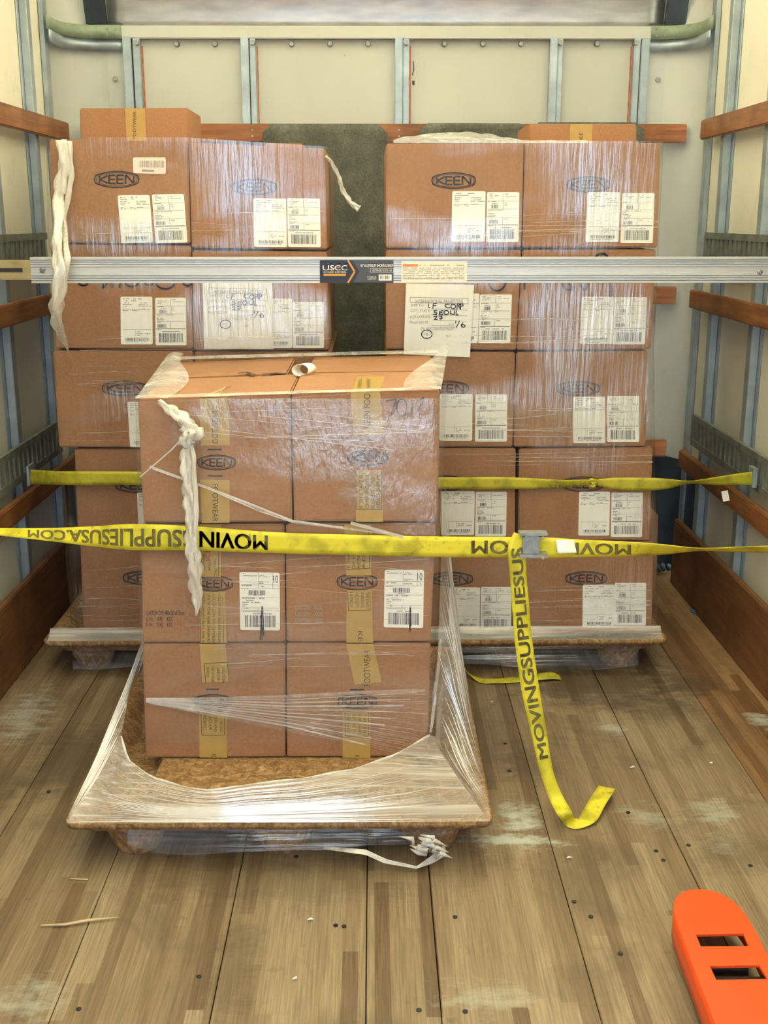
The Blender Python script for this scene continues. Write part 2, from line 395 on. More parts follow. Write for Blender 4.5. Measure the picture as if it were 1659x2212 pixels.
# ================================================================ STRUCTURE
XL, XR, YN, YB = -1.26, 1.323, 4.86, -1.3                  # inner panel faces, nose wall, rear opening
ground = struct(MB().quad((-30, -40, -1.1), (30, -40, -1.1), (30, 30, -1.1), (-30, 30, -1.1)).build('ground', plain('asphalt', (0.075, 0.077, 0.082), 0.85)))
fl = struct(MB().box(XL, XR, YB, YN, -0.12, -0.028).build('floor', 'joint'))
seams = [-1.262, -0.94, -0.629, -0.319, -0.017, 0.130, 0.4385, 0.753, 1.045, 1.325]
for i, (a, b) in enumerate(zip(seams[:-1], seams[1:])):
    dz = random.uniform(-0.0012, 0)
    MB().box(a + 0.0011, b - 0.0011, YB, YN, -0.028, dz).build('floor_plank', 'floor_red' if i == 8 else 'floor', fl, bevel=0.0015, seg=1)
nr = random.Random(11); plk = [o for o in fl.children]
for k, (x, y) in enumerate([(725, 1999), (983, 1981), (1276, 1980), (1005, 2185), (1100, 1665), (1417, 1838), (1487, 1826), (1357, 1755), (1091, 1606), (430, 2110), (170, 2180), (743, 2001), (1240, 1948), (905, 2182), (1621, 1870), (1340, 2060), (1433, 1858), (640, 1850), (105, 1710)]):
    c = onz(x, y, 0); MB().lathe(c + Vector((0, 0, -.003)), [(.0055, 0), (.0055, .0042), (.003, .0046)], 10).build('nail_head', 'black_rubber', fl)
ceil = struct(MB().box(XL - .05, XR + .05, YB, YN + 0.3, 2.62, 2.635).build('ceiling', 'roof'))
for k in range(15):
    y = YB + 0.25 + k * 0.48
    if y < YN: MB().box(XL, XR, y, y + 0.04, 2.57, 2.618).build('roof_rib', 'galv', ceil)

def side_wall(name, X, s):                                 # s = +1: the wall stands right of the truck's middle
    def bx(a, b, y0, y1, z0, z1):                          # a, b = distances inward from the panel
        p, q = X - s * a, X - s * b
        return MB().box(min(p, q), max(p, q), y0, y1, z0, z1)
    w = struct(bx(-0.03, 0, YB, 4.66, -0.12, 2.62).build(name, 'white_wall'))
    posts = [4.36, 3.88, 3.35, 2.85, 2.35, 1.85, 1.35, .85, .35, -.15, -.65, -1.15, -1.65, -2.1]
    for y in posts:
        m = bx(0.0005, 0.006, y - .045, y + .045, 0, 2.6); q = bx(0.006, 0.034, y - .022, y + .022, 0, 2.6)
        m.add(q.v, q.f); m.build('wall_post', 'galv', w, bevel=0.002, seg=1)
    for z in (1.83, 1.19, 0.54):
        far = 4.57 if s > 0 else (4.72 if z > 1.5 else 4.58)
        bx(0.035, 0.060, YB + .05, far, z - .036, z + .036).build('wooden_slat', 'slat_y', w, bevel=0.004)
    bx(0.035, 0.060, YB + .05, 4.57, 0.0, 0.283).build('kick_board', 'kick', w, bevel=0.004)
    for z in (1.387, 0.685):                               # slotted cargo track
        far = 4.44 if s > 0 else 4.33
        t = MB()
        for m in (bx(0.035, 0.040, YB, far, z - .060, z + .060), bx(0.040, 0.052, YB, far, z + .038, z + .062), bx(0.040, 0.052, YB, far, z - .062, z - .038)): t.add(m.v, m.f)
        tr = t.build('cargo_track', 'track', w)
        ribs = MB(); y = 1.3
        while y < far - 0.02:
            m = bx(0.040, 0.050, y, y + 0.030, z - .040, z + .040); ribs.add(m.v, m.f); y += 0.052
        r = ribs.build('slot_web', 'track', tr); r['kind'] = 'stuff'
        bk = bx(0.0402, 0.0408, 1.3, far, z - .036, z + .036).build('slot_shade', 'hole_shade', tr)  # dark sheet that paints in the shade behind the slots
    bx(0.002, 0.012, 4.50, 4.62, 0.0, 0.52).build('corner_plate', 'dark_metal', w)
    m = bx(0.003, 0.020, 4.60, 4.655, 0.0, 2.5); m.build('corner_post', 'galv', w)
    return w
wl = side_wall('wall_left', XL, -1)
wr = side_wall('wall_right', XR, 1)

# nose wall
D = YN
nw = struct(MB().box(XL, XR, D + .004, D + .03, -0.12, 2.62).build('wall_back', 'cream'))
edges_px = [100, 284, 541, 866, 1196, 1380, 1580]
xs = [pt(x, 200, D).x for x in edges_px]
for a, b in zip(xs[:-1], xs[1:]):
    MB().box(max(a, XL + .001) + .003, min(b, XR - .001) - .003, D - .002, D + .004, 0.50, 2.20).build('wall_panel', 'cream', nw, bevel=0.001, seg=1)
for (a, b, c, d) in [(273, 291, 294, 309), (524, 541, 543, 555), (853, 869, 870, 883), (1183, 1199, 1200, 1211), (1362, 1375, 1378, 1396)]:
    for (u, v, dep) in ((a, b, .040), (c, d, .032)):
        x0, x1 = pt(u, 180, D).x, pt(v, 180, D).x
        MB().box(x0, x1, D - dep, D - .0025, 0.02, 2.20).build('nose_post', 'galv', nw, bevel=0.003)
for s, (u, v) in ((-1, (235, 272)), (1, (1397, 1433))):
    MB().box(pt(u, 180, D).x, pt(v, 180, D).x, D - .005, D - .0022, 0.5, 2.22).build('joint_strip', 'rail_paint', nw)
# top rail, brackets, upper metal sheet
z0, z1 = pt(800, 84, D - .03).z, pt(800, 56, D - .03).z
cuts = [262, 420, 585, 683, 770, 850, 958, 1060, 1182, 1300, 1407]
MB().box(pt(262, 70, D).x, pt(1407, 70, D).x, D - .034, D - .002, z0, z1).build('top_rail', 'rail_paint', nw, bevel=0.003)
for s, pxs in ((-1, [(262, 70), (190, 70), (140, 68), (110, 60), (100, 52)]), (1, [(1407, 70), (1475, 70), (1525, 67), (1556, 58), (1566, 48)])):
    cx, cy, r = (XL + .17 if s < 0 else XR - .17), D - .17, .168
    ra = r - .034; st_ = pt(*pxs[0], D - .036).x
    pl = [Vector((st_, cy + ra, (z0 + z1) / 2)), Vector((cx, cy + ra, (z0 + z1) / 2))]
    pts = [pl[0].lerp(pl[1], k / 4) for k in range(4)] + [Vector((cx + s * ra * math.sin(a * PI / 20), cy + ra * math.cos(a * PI / 20), (z0 + z1) / 2)) for a in range(11)] + [Vector((cx + s * ra, cy - .05, (z0 + z1) / 2)), Vector((cx + s * ra, cy - .11, (z0 + z1) / 2))]
    m = MB(); m.grid(lambda u, v: pts[round(u * (len(pts) - 1))] + Vector((0, 0, (z0 - z1) / 2 * 1.05 + v * (z1 - z0) * 1.05)), len(pts) - 1, 1)
    b = m.build('corner_bracket', 'green', nw, solid=0.005, smooth=True)
    m = MB(); m.grid(lambda u, v: pts[round(u * (len(pts) - 1))] + Vector((-s * 0.004, 0.012, z0 - .045 - (z0 + z1) / 2 + v * .045)), len(pts) - 1, 1)
    m.build('bracket_flange', 'galv', nw, solid=0.003, smooth=True)
    bm_ = MB()
    for (dx, dz) in ((.02, .012), (.02, -.012), (.055, .012), (.055, -.012)):
        c = pl[0] + Vector((s * dx, -.006, dz)); bm_.tube([c, c + Vector((0, .004, 0))], .004, 8)
    bm_.build('bracket_rivet', 'bolt', nw)
    # curved corner panel
    cx, cy, r = (XL + .17 if s < 0 else XR - .17), D - .17, .168
    m = MB(); m.grid(lambda u, v: (cx + s * r * math.sin(u * PI / 2), cy + r * math.cos(u * PI / 2), v * 2.60), 10, 1)
    m.build('corner_panel', 'cream', nw, smooth=True)
    m = MB(); m.grid(lambda u, v: (cx + s * (r - .004) * math.sin(u * PI / 2), cy + (r - .004) * math.cos(u * PI / 2), 0.0 + v * .50), 10, 1)
    m.build('corner_scuff_plate', 'dark_metal', nw, smooth=True)
for i, x in enumerate([299, 382, 465, 547, 630, 713, 795, 877, 960, 1043, 1125, 1207, 1289, 1370]):
    c = pt(x, 95, D - .004); dd = .035 if x in (299, 547, 877, 1207, 1370) else 0.0
    MB().tube([c + Vector((0, -.012 - dd, 0)), c + Vector((0, .002, 0))], [.009, .012] if not dd else .010, 10).build('bolt', 'bolt', nw)
for x, y in ((249, 170), (1421, 172)):
    c = pt(x, y, D - .006); MB().tube([c + Vector((0, -.006, 0)), c + Vector((0, .002, 0))], .010, 10).build('bolt', 'bolt', nw)
for a, b in ((310, 313), (557, 559), (884.5, 887.5), (1211.5, 1213.5), (1358, 1361)):
    MB().box(pt(a, 180, D).x, pt(b, 180, D).x, D - .0035, D - .0021, .5, pt(800, 100, D).z).build('sealant_line', 'sealant', nw)
m = MB(); stroke(m, [(893, 133), (894, 150), (891, 162)], 2.2, face(D, .0032)); stroke(m, [(893, 176), (893, 182)], 5, face(D, .0032)); m.build('scuff_mark', 'print', nw)
# sloping aluminium sheet above the rail, with dark gaps and cream gussets beside it
xa, xb = pt(235, 40, D).x, pt(1432, 40, D).x
m = MB(); m.grid(lambda u, v: (xa + u * (xb - xa), D - .012 - 0.40 * (0.05 * v + 0.5 * v * v), z1 - .004 + 0.40 * v), 30, 16)
m.build('attic_sheet', 'sheet', nw, smooth=True, solid=0.002)
for s, xe in ((-1, xa), (1, xb)):
    l, r = sorted((xe + s * .002, xe + s * .085))
    MB().hexa([(l, D - .16, 2.61), (r, D - .16, 2.61), (r, D - .03, z1 + .006), (l, D - .03, z1 + .006)],
              [(l, D - .14, 2.61), (r, D - .14, 2.61), (r, D - .012, z1 + .006), (l, D - .012, z1 + .006)]).build('attic_side', 'dark_metal', nw)
# wooden slats across the nose, the steel scuff plate low down
for z in (1.832, 1.190, 0.540):
    MB().box(-1.17, 1.266, D - .085, D - .060, z - .036, z + .036).build('nose_slat', 'slat_x', nw, bevel=0.004)
    for x in (545, 862):
        for dz in (-.012, .012):
            c = Vector((pt(x, 285, D - .085).x, D - .086, z + dz)); MB().tube([c, c + Vector((0, .004, 0))], .004, 8).build('slat_screw', 'bolt', nw)
MB().box(XL + .15, XR - .15, D - .006, D - .0022, 0.0, 0.495).build('scuff_plate', 'dark_metal', nw)
for x in (1414, 157):
    a = pt(x, 1100, D - .03).x; MB().box(a, a + .045, D - .03, D - .0065, 0.0, 0.5).build('scuff_strip', 'galv', nw)

# ================================================================ MOVING BLANKETS
def blanket(x0, x1, ytop, zbot, label, seed):
    a, b = pt(x0, ytop, 4.74).x, pt(x1, ytop, 4.74).x; zt = pt(x0, ytop, 4.74).z
    rd = .035
    def fn(u, v):
        z = zt + (zbot - zt) * v; e = 0
        if v * (zt - zbot) < rd: e = rd - math.sqrt(max(0, rd * rd - (rd - v * (zt - zbot)) ** 2))
        x = a + e + u * (b - a - 2 * e) + 0.006 * noise.noise(Vector((seed, z * 2, 0)))
        y = 4.742 + 0.010 * noise.noise(Vector((x * 4, z * 3, seed))) + .012 * math.sin(x * 14 + seed) * v
        return (x, min(y, 4.757), z)
    m = MB().grid(fn, 24, 40)
    return tag(m.build('moving_blanket', 'felt', smooth=True, solid=0.012), label, 'blanket')
blanket(566, 836, 268, 0.52, 'dark grey felt moving blanket hanging in the gap between the two rear stacks', 1.0)
blanket(905, 1141, 266, 0.90, 'grey felt moving blanket mostly hidden behind the right rear stack', 5.0)
blanket(1146, 1392, 264, 0.90, 'grey felt blanket edge behind the taped carton on the right rear stack', 8.0)

# ================================================================ PALLETS
RIM = 0.13
def pallet(x0, x1, y0, depth, label):
    t = thing('pallet', ((x0 + x1) / 2, y0 + depth / 2, 0), label, 'pallet', 'pressed wood pallets')
    w = x1 - x0
    lx = [x0 + .145, (x0 + x1) / 2, x1 - .145]; ly = [y0 + .125, y0 + depth / 2, y0 + depth - .13]
    def hgt(x, y):
        e = min(x - x0, x1 - x, y - y0, y0 + depth - y)
        z = RIM - .004
        if e < .018: z = RIM - .004 + .004 * (e / .018)
        k = min(1, max(0, (e - .018) / .06)); z -= .042 * (k * k * (3 - 2 * k))
        # raised bearing deck in the middle, with ragged edge
        ee = e + .012 * noise.noise(Vector((x * 22, y * 22, x0)))
        k = min(1, max(0, (ee - .155) / .022)); z += .0435 * (k * k * (3 - 2 * k))
        for cx in lx:
            for cy in ly:
                d = math.hypot((x - cx) * 1.0, (y - cy) * 1.1) + .006 * noise.noise(Vector((x * 30, y * 30, 3)))
                k = 1 - min(1, max(0, (d - .030) / .046)); z -= .085 * (k * k * (3 - 2 * k)) if (cx != lx[1] or cy != ly[1]) else 0
        return z + .0015 * noise.noise(Vector((x * 60, y * 60, 0)))
    def fn(u, v):
        x, y = x0 + u * w, y0 + v * depth
        rc = .03                                           # rounded corners
        for cx, sx in ((x0 + rc, -1), (x1 - rc, 1)):
            for cy, sy in ((y0 + rc, -1), (y0 + depth - rc, 1)):
                if (x - cx) * sx > 0 and (y - cy) * sy > 0:
                    dx, dy = x - cx, y - cy; r = max(abs(dx), abs(dy)); l = math.hypot(dx, dy)
                    if l > 0: x, y = cx + dx / l * r, cy + dy / l * r
        return (x, y, hgt(x, y))
    m = MB().grid(fn, 110, 110)
    d = m.build('deck', 'osb', t, smooth=True)
    md = d.modifiers.new('thickness', 'SOLIDIFY'); md.thickness = .016; md.offset = -1
    for cx in lx:
        for cy in ly:
            m = MB(); prof = [(.040, 0.0), (.049, .004), (.064, .040), (.074, .066), (.080, .074), (.050, .076)]
            m.lathe((cx, cy, 0), prof, 20); m.build('leg', 'leg', t, smooth=True)
    return t
fa, fb = onz(135, 1778, RIM), onz(1069, 1778, RIM)
PF = (fa.x, fb.x, fa.y, 1.13)
pallet(*PF, 'pressed wood pallet under the front stack, its lip swathed in film')
la, rb = onz(89, 1386, RIM), onz(1449, 1386, RIM)
mid = (la.x + rb.x) / 2
DB = la.y                                                  # front edge of the rear pallets
PL_ = (la.x, mid - .02, DB, 1.14); PR_ = (mid + .02, rb.x, DB, 1.14)
pallet(*PL_, 'pressed wood pallet under the left rear stack beside the wall')
pallet(*PR_, 'pressed wood pallet under the right rear stack')
print('pallets', PF, PL_, PR_)

# ================================================================ CARTONS
def carton(px, D, depth, label, group, mat='card', name='carton', open_top=False, zbase=None, ins=.0012):
    fr = [pt(x, y, D) for x, y in px]                       # TL TR BR BL
    fr[0] += Vector((ins, 0, -ins)); fr[1] += Vector((-ins, 0, -ins)); fr[2] += Vector((-ins, 0, ins)); fr[3] += Vector((ins, 0, ins))
    if zbase is not None: fr[2].z = fr[3].z = zbase
    bk = [p + Vector((0, depth, 0)) for p in fr]
    base = (fr[2] + fr[3] + bk[2] + bk[3]) / 4
    t = thing(name, base, label, 'carton', group)
    m = MB().hexa(fr, bk)
    m.build('body', mat, t, bevel=.004)
    t['_d'] = D
    return t, fr, bk

def logo(parent, D, x0, y0, x1, y1, mat='ink', w=None):
    P = face(D, .0012); m = MB(); W_, H_ = x1 - x0, y1 - y0; cx, cy = (x0 + x1) / 2, (y0 + y1) / 2
    w = w or W_ * .026
    def ring(sx, sy, w):
        pts = []
        for k in range(13):
            a = -1 + 2 * k / 12; pts.append((cx + a * .86 * W_ / 2 * sx, cy - (1 - .42 * abs(a) ** 2.0) * H_ / 2 * sy))
        top = pts; bot = [(x, 2 * cy - y) for x, y in reversed(top)]
        rt = [(cx + W_ / 2 * sx * .96, cy - .42 * H_ / 2 * sy), (cx + W_ / 2 * sx, cy), (cx + W_ / 2 * sx * .96, cy + .42 * H_ / 2 * sy)]
        lf = [(2 * cx - x, y) for x, y in reversed(rt)]
        loop = top + rt + bot + lf; loop.append(loop[0]); stroke(m, loop, w, P)
    ring(1, 1, w); ring(.93, .83, w * .45)
    def q(a, b): return (x0 + a * W_, cy + b * H_)
    lw = w * 1.45
    for pts in ([(.115, -.17), (.115, .17)], [(.285, -.22), (.125, 0), (.285, .22)],
                [(.46, -.25), (.335, -.25), (.325, -.2), (.325, .2), (.335, .25), (.46, .25)], [(.36, 0), (.45, 0)],
                [(.645, -.25), (.52, -.25), (.51, -.2), (.51, .2), (.52, .25), (.645, .25)], [(.545, 0), (.635, 0)],
                [(.70, .25), (.70, -.22), (.72, -.24), (.86, .18), (.885, .15), (.885, -.15)]):
        stroke(m, [q(a, b) for a, b in pts], lw, P)
    return m.build('logo', mat, parent)

def barcode(m, P, x0, y0, x1, y1, seed, n=34):
    r = random.Random(seed); x = x0; u = (x1 - x0) / (n * 2.1)
    while x < x1:
        w = u * r.choice([.7, .7, 1.2, 2.0]); rect(m, P, x, y0, min(x + w, x1), y1); x += w + u * r.choice([.7, 1.0, 1.5, 2.2])
def dashes(m, P, x0, x1, y, h, seed, fill=.8):
    r = random.Random(seed); x = x0
    while x < x1:
        w = r.uniform(2.0, 7.0) * h / 1.6
        if r.random() < fill: rect(m, P, x, y - h / 2, min(x + w, x1), y + h / 2)
        x += w + h * .5
def paper(parent, D, q4, mat='paper', name='label', eps=.0016):
    """a sticker with rounded corners; q4 = pixel corners TL TR BR BL; returns the object and a map (s,t) -> point on it"""
    (ax, ay), (bx, by), (cx, cy), (dx, dy) = q4
    def px(s, t):
        x = (ax * (1 - s) + bx * s) * (1 - t) + (dx * (1 - s) + cx * s) * t
        y = (ay * (1 - s) + by * s) * (1 - t) + (dy * (1 - s) + cy * s) * t
        return x, y
    r = .045; ra = r * math.hypot(bx - ax, by - ay) / max(1, math.hypot(dx - ax, dy - ay))
    loop = []
    for (sx, sy, a0) in ((1 - r, ra, -90), (1 - r, 1 - ra, 0), (r, 1 - ra, 90), (r, ra, 180)):
        for k in range(4):
            a = math.radians(a0 + 30 * k); loop.append((sx + r * math.cos(a), sy + ra * math.sin(a)))
    m = MB(); n = len(loop); v = [pt(*px(s, t), D - eps) for s, t in loop] + [pt(*px(s, t), D - eps + .0010) for s, t in loop]
    m.add(v, [tuple(range(n - 1, -1, -1))] + [(i, (i + 1) % n, (i + 1) % n + n, i + n) for i in range(n)])
    o = m.build(name, mat, parent)
    return o, (lambda s, t: pt(*px(s, t), D - eps - .0004))
def std_quad(x0, y0, x1, y1, sk=0, sh=0): return [(x0, y0), (x1, y0 + sh), (x1 + sk, y1 + sh), (x0 + sk, y1)]

def label_a(parent, D, q4, seed):                          # tall slip: lines of type above, bar code below
    o, P = paper(parent, D, q4); m = MB(); g = MB()
    for (a, b, y, h) in ((.07, .28, .045, .016), (.40, .66, .045, .02), (.07, .5, .085, .016), (.07, .27, .13, .014), (.57, .88, .13, .014), (.07, .36, .165, .014),
                         (.57, .86, .17, .014), (.07, .2, .20, .014), (.56, .97, .20, .014), (.07, .14, .255, .012), (.36, .46, .255, .012), (.58, .78, .255, .012), (.07, .24, .29, .014), (.37, .55, .29, .012),
                         (.5, .7, .735, .014), (.5, .68, .775, .016), (.76, .92, .775, .016), (.5, .6, .81, .014), (.15, .82, .945, .010)):
        dashes(g, P, a, b, y, h, seed + int(y * 1000))
    for (a, b, y) in ((.05, .95, .268), (.06, .95, .683)): rect(g, P, a, y, b, y + .006)
    rect(g, P, .455, .69, .462, .83)
    barcode(m, P, .15, .865, .88, .928, seed)
    m.build('print', 'print', o); g.build('fine_print', 'print_grey', o); return o
def label_b(parent, D, q4, seed):                          # carton label: three bar codes in ruled fields
    o, P = paper(parent, D, q4); m = MB(); g = MB()
    for (a, b, y) in ((.04, .97, .175), (.04, .97, .335), (.04, .97, .50)): rect(g, P, a, y, b, y + .006)
    rect(m, P, .03, .648, .97, .660)
    for (x, a, b) in ((.49, .02, .175), (.51, .175, .335), (.49, .50, .65)): rect(g, P, x, a, x + .012, b)
    for (a, b, y, h) in ((.08, .18, .035, .016), (.08, .36, .07, .012), (.08, .3, .095, .012), (.08, .2, .12, .012), (.56, .66, .04, .014), (.56, .9, .085, .012), (.04, .28, .19, .014), (.16, .34, .225, .012), (.55, .65, .22, .012), (.55, .64, .26, .012),
                         (.05, .6, .36, .014), (.05, .14, .385, .012), (.05, .24, .43, .018), (.05, .3, .46, .012), (.05, .26, .485, .012), (.06, .2, .52, .014), (.55, .66, .54, .016), (.04, .2, .675, .012), (.22, .78, .71, .018)):
        dashes(g, P, a, b, y, h, seed + int(y * 1000))
    barcode(m, P, .14, .25, .35, .325, seed, 14); barcode(m, P, .07, .555, .35, .628, seed + 1, 18); barcode(m, P, .11, .745, .88, .94, seed + 2, 36)
    m.build('print', 'print', o); g.build('fine_print', 'print_grey', o); return o
def label_c(parent, D, q4, seed):                          # front cartons: label with a large 10
    o, P = paper(parent, D, q4); m = MB(); g = MB()
    for (a, b, y) in ((.02, .97, .20), (.02, .97, .272), (.03, .97, .43), (.04, .97, .612), (.04, .97, .655)): rect(g, P, a, y, b, y + .005)
    for (x, a, b) in ((.465, .01, .272), (.825, .01, .272), (.455, .612, .655)): rect(g, P, x, a, x + .01, b)
    for (a, b, y, h) in ((.04, .12, .025, .016), (.05, .43, .06, .014), (.49, .63, .05, .014), (.49, .7, .075, .014), (.49, .72, .165, .014), (.49, .6, .188, .014), (.05, .3, .225, .02), (.5, .74, .24, .018), (.9, .94, .24, .02), (.04, .22, .285, .014), (.33, .57, .405, .010),
                         (.06, .62, .447, .018), (.06, .34, .487, .014), (.06, .5, .52, .016), (.06, .22, .555, .014), (.06, .14, .585, .012), (.15, .21, .625, .018), (.07, .55, .675, .012), (.27, .8, .715, .016)):
        dashes(g, P, a, b, y, h, seed + int(y * 1000))
    barcode(m, P, .22, .31, .64, .395, seed, 22); barcode(m, P, .12, .745, .89, .945, seed + 1, 36)
    put_text(m, '10', lambda a, b: P(.835 + a * .125, .18 - b * .13))
    m.build('print', 'print', o); g.build('fine_print', 'print_grey', o); return o
def pair(parent, D, a, b, seed, sk=0, sh=0):
    label_a(parent, D, std_quad(*a, sk, sh), seed); label_b(parent, D, std_quad(*b, sk, sh), seed + 50)
def marker(parent, D, strokes, w, name='pen_mark', mat='marker', eps=.0026):
    m = MB(); P = face(D, eps)
    for s in strokes: stroke(m, s, w, P)
    return m.build(name, mat, parent)
def arc(cx, cy, rx, ry, a0, a1, n=14):
    return [(cx + rx * math.cos(math.radians(a0 + (a1 - a0) * k / n)), cy + ry * math.sin(math.radians(a0 + (a1 - a0) * k / n))) for k in range(n + 1)]

DR = DB + .055                                             # front plane of the rear stacks
GL, GR, GF = 'cartons of the left rear stack', 'cartons of the right rear stack', 'cartons of the front stack'
DEP = .36
# ---- left rear stack
l1a, *_ = carton([(105, 300), (407, 305), (412, 527), (117, 525)], DR, DEP, 'top left carton of the left rear stack, with a pink bar code sticker', GL, 'card_b')
logo(l1a, DR, 204, 370, 300, 405); pair(l1a, DR, (254, 422, 323, 525), (328, 420, 397, 525), 1, 8, -1)
o, P = paper(l1a, DR, [(287, 340), (358, 340), (358, 376), (288, 374)], 'pink_paper'); m = MB(); barcode(m, P, .2, .2, .95, .62, 3, 30); dashes(m, P, .26, .8, .82, .12, 5, .9); dashes(m, P, .05, .3, .08, .08, 6, .6); m.build('print', 'print_grey', o)
l1b, *_ = carton([(407, 307), (703, 320), (707, 540), (413, 536)], DR, DEP, 'top right carton of the left rear stack, its logo blurred by creased film', GL, 'card_b')
logo(l1b, DR, 502, 387, 597, 421); pair(l1b, DR, (547, 428, 618, 533), (620, 428, 691, 533), 11, 2, 1)
l2a, *_ = carton([(107, 527), (413, 530), (417, 755), (120, 753)], DR, DEP, 'left carton of the left rear stack below the beam, marker writing along its top', GL)
pair(l2a, DR, (260, 641, 329, 744), (335, 643, 402, 746), 21, 1, 0)
marker(l2a, DR, [arc(180, 604, 12, 13, 170, 20), [(230, 600), (222, 622)], [(225, 620), (240, 602), (243, 620)], [(262, 600), (258, 620)], arc(285, 605, 16, 14, 160, 10), arc(322, 602, 12, 14, 170, 0), arc(357, 605, 22, 19, 150, 30), arc(405, 602, 12, 15, 170, 20)], 4)
l2b, *_ = carton([(414, 540), (707, 543), (711, 757), (418, 757)], DR, DEP, 'carton of the left rear stack bearing a filmed over pallet tag sheet', GL)
label_a(l2b, DR, std_quad(562, 645, 631, 752, 0, 0), 31); label_b(l2b, DR, std_quad(632, 652, 700, 752), 81)
l3a, *_ = carton([(113, 757), (418, 757), (424, 967), (127, 967)], DR, DEP, 'middle row left carton of the left rear stack, overhanging the one below', GL)
logo(l3a, DR, 221, 823, 318, 855); label_a(l3a, DR, std_quad(275, 868, 345, 966, 6), 41); label_b(l3a, DR, std_quad(350, 868, 418, 966, 6), 43)
mm = MB(); PP = face(DR, .0015); text_px(mm, 'Q', PP, 269, 893, 276, 900); text_px(mm, 'C', PP, 269, 872, 276, 882); mm.build('stamp', 'ink', l3a)
l3b, *_ = carton([(419, 759), (716, 759), (716, 967), (424, 967)], DR, DEP, 'middle row carton of the left rear stack, its top edge showing over the front stack', GL)
l4a, *_ = carton([(160, 969), (445, 969), (447, 1170), (168, 1170)], DR + .01, DEP, 'carton of the left rear stack just behind the rear yellow strap', GL)
logo(l4a, DR + .01, 250, 1034, 345, 1064); label_a(l4a, DR + .01, std_quad(296, 1064, 365, 1165, 4), 45)
l4b, *_ = carton([(447, 969), (728, 969), (726, 1170), (448, 1170)], DR + .01, DEP, 'right carton of the second row up in the left rear stack, behind the front stack', GL)
l5a, *_ = carton([(172, 1172), (448, 1172), (450, 1368), (180, 1368)], DR + .01, DEP, 'bottom left carton of the left rear stack resting on the pallet', GL, zbase=RIM + .001)
logo(l5a, DR + .01, 266, 1233, 360, 1263)
l5b, *_ = carton([(450, 1172), (726, 1172), (722, 1368), (452, 1368)], DR + .01, DEP, 'bottom right carton of the left rear stack, behind the front stack', GL, zbase=RIM + .001)
# ---- right rear stack
r1a, *_ = carton([(833, 309), (1133, 308), (1127, 535), (833, 537)], DR, DEP, 'top left carton of the right rear stack', GR, 'card_b')
logo(r1a, DR, 933, 373, 1027, 407); pair(r1a, DR, (977, 413, 1049, 522), (1052, 415, 1122, 523), 51, -2, 0)
r1b, *_ = carton([(1133, 308), (1428, 308), (1421, 536), (1128, 536)], DR, DEP, 'top right carton of the right rear stack', GR, 'card_b')
logo(r1b, DR, 1224, 382, 1318, 415); pair(r1b, DR, (1269, 415, 1340, 523), (1344, 417, 1414, 525), 61, -4, 0)
r2a, *_ = carton([(833, 539), (1127, 539), (1116, 757), (833, 755)], DR, DEP, 'carton of the right rear stack carrying the white pallet tag sheet', GR)
label_a(r2a, DR, std_quad(965, 634, 1036, 741, -4), 71); label_b(r2a, DR, std_quad(1037, 636, 1106, 741, -4), 72)
marker(r2a, DR, [arc(1074, 605, 19, 23, 175, 5)], 4)
r2b, *_ = carton([(1128, 539), (1418, 538), (1407, 755), (1116, 757)], DR, DEP, 'right carton of the right rear stack with heavy marker strokes just under the beam', GR)
pair(r2b, DR, (1257, 641, 1327, 743), (1328, 642, 1398, 744), 73, -5, 0)
marker(r2b, DR, [[(1133, 590), (1133, 624)], [(1181, 590), (1181, 624)], [(1133, 606), (1181, 606)], arc(1228, 608, 14, 18, 175, 40), [(1230, 612), (1238, 628)], arc(1262, 606, 9, 20, 170, 20), [(1318, 560), (1318, 640)], [(1270, 606), (1312, 606)], arc(1300, 556, 12, 8, 180, 360)], 4.5)
r3a, *_ = carton([(833, 759), (1114, 760), (1108, 966), (833, 966)], DR, DEP, 'left carton in the middle row of the right rear stack, half behind the front stack', GR)
logo(r3a, DR, 918, 823, 1012, 855); pair(r3a, DR, (950, 851, 1021, 952), (1027, 852, 1096, 954), 83, -1, 0)
r3b, *_ = carton([(1115, 760), (1401, 757), (1396, 965), (1109, 966)], DR, DEP, 'right carton in the middle row of the right rear stack', GR)
logo(r3b, DR, 1203, 824, 1295, 855); pair(r3b, DR, (1238, 857, 1307, 957), (1312, 855, 1381, 955), 93, 0, 0)
r4a, *_ = carton([(835, 968), (1115, 968), (1113, 1168), (836, 1168)], DR, DEP, 'left carton of the right rear stack behind the rear yellow strap', GR)
logo(r4a, DR, 915, 1028, 1010, 1060); pair(r4a, DR, (955, 1061, 1026, 1156), (1028, 1062, 1095, 1159), 103, -2, 0)
r4b, *_ = carton([(1121, 969), (1411, 966), (1404, 1168), (1119, 1168)], DR, DEP, 'right carton of the right rear stack with a knotted strap across its logo', GR)
logo(r4b, DR, 1214, 1030, 1303, 1062); pair(r4b, DR, (1251, 1062, 1318, 1157), (1321, 1064, 1389, 1160), 113, -2, 0)
r5a, *_ = carton([(836, 1170), (1110, 1170), (1106, 1368), (838, 1368)], DR, DEP, 'bottom left carton of the right rear stack, partly behind the hanging strap', GR, zbase=RIM + .001)
logo(r5a, DR, 926, 1236, 1021, 1265); pair(r5a, DR, (971, 1269, 1037, 1359), (1039, 1268, 1105, 1361), 123, -1, 0)
r5b, *_ = carton([(1111, 1170), (1413, 1170), (1408, 1368), (1107, 1368)], DR, DEP, 'bottom right carton of the right rear stack', GR, zbase=RIM + .001)
logo(r5b, DR, 1222, 1235, 1311, 1264); pair(r5b, DR, (1259, 1263, 1328, 1356), (1328, 1259, 1396, 1351), 133, -1, 0)
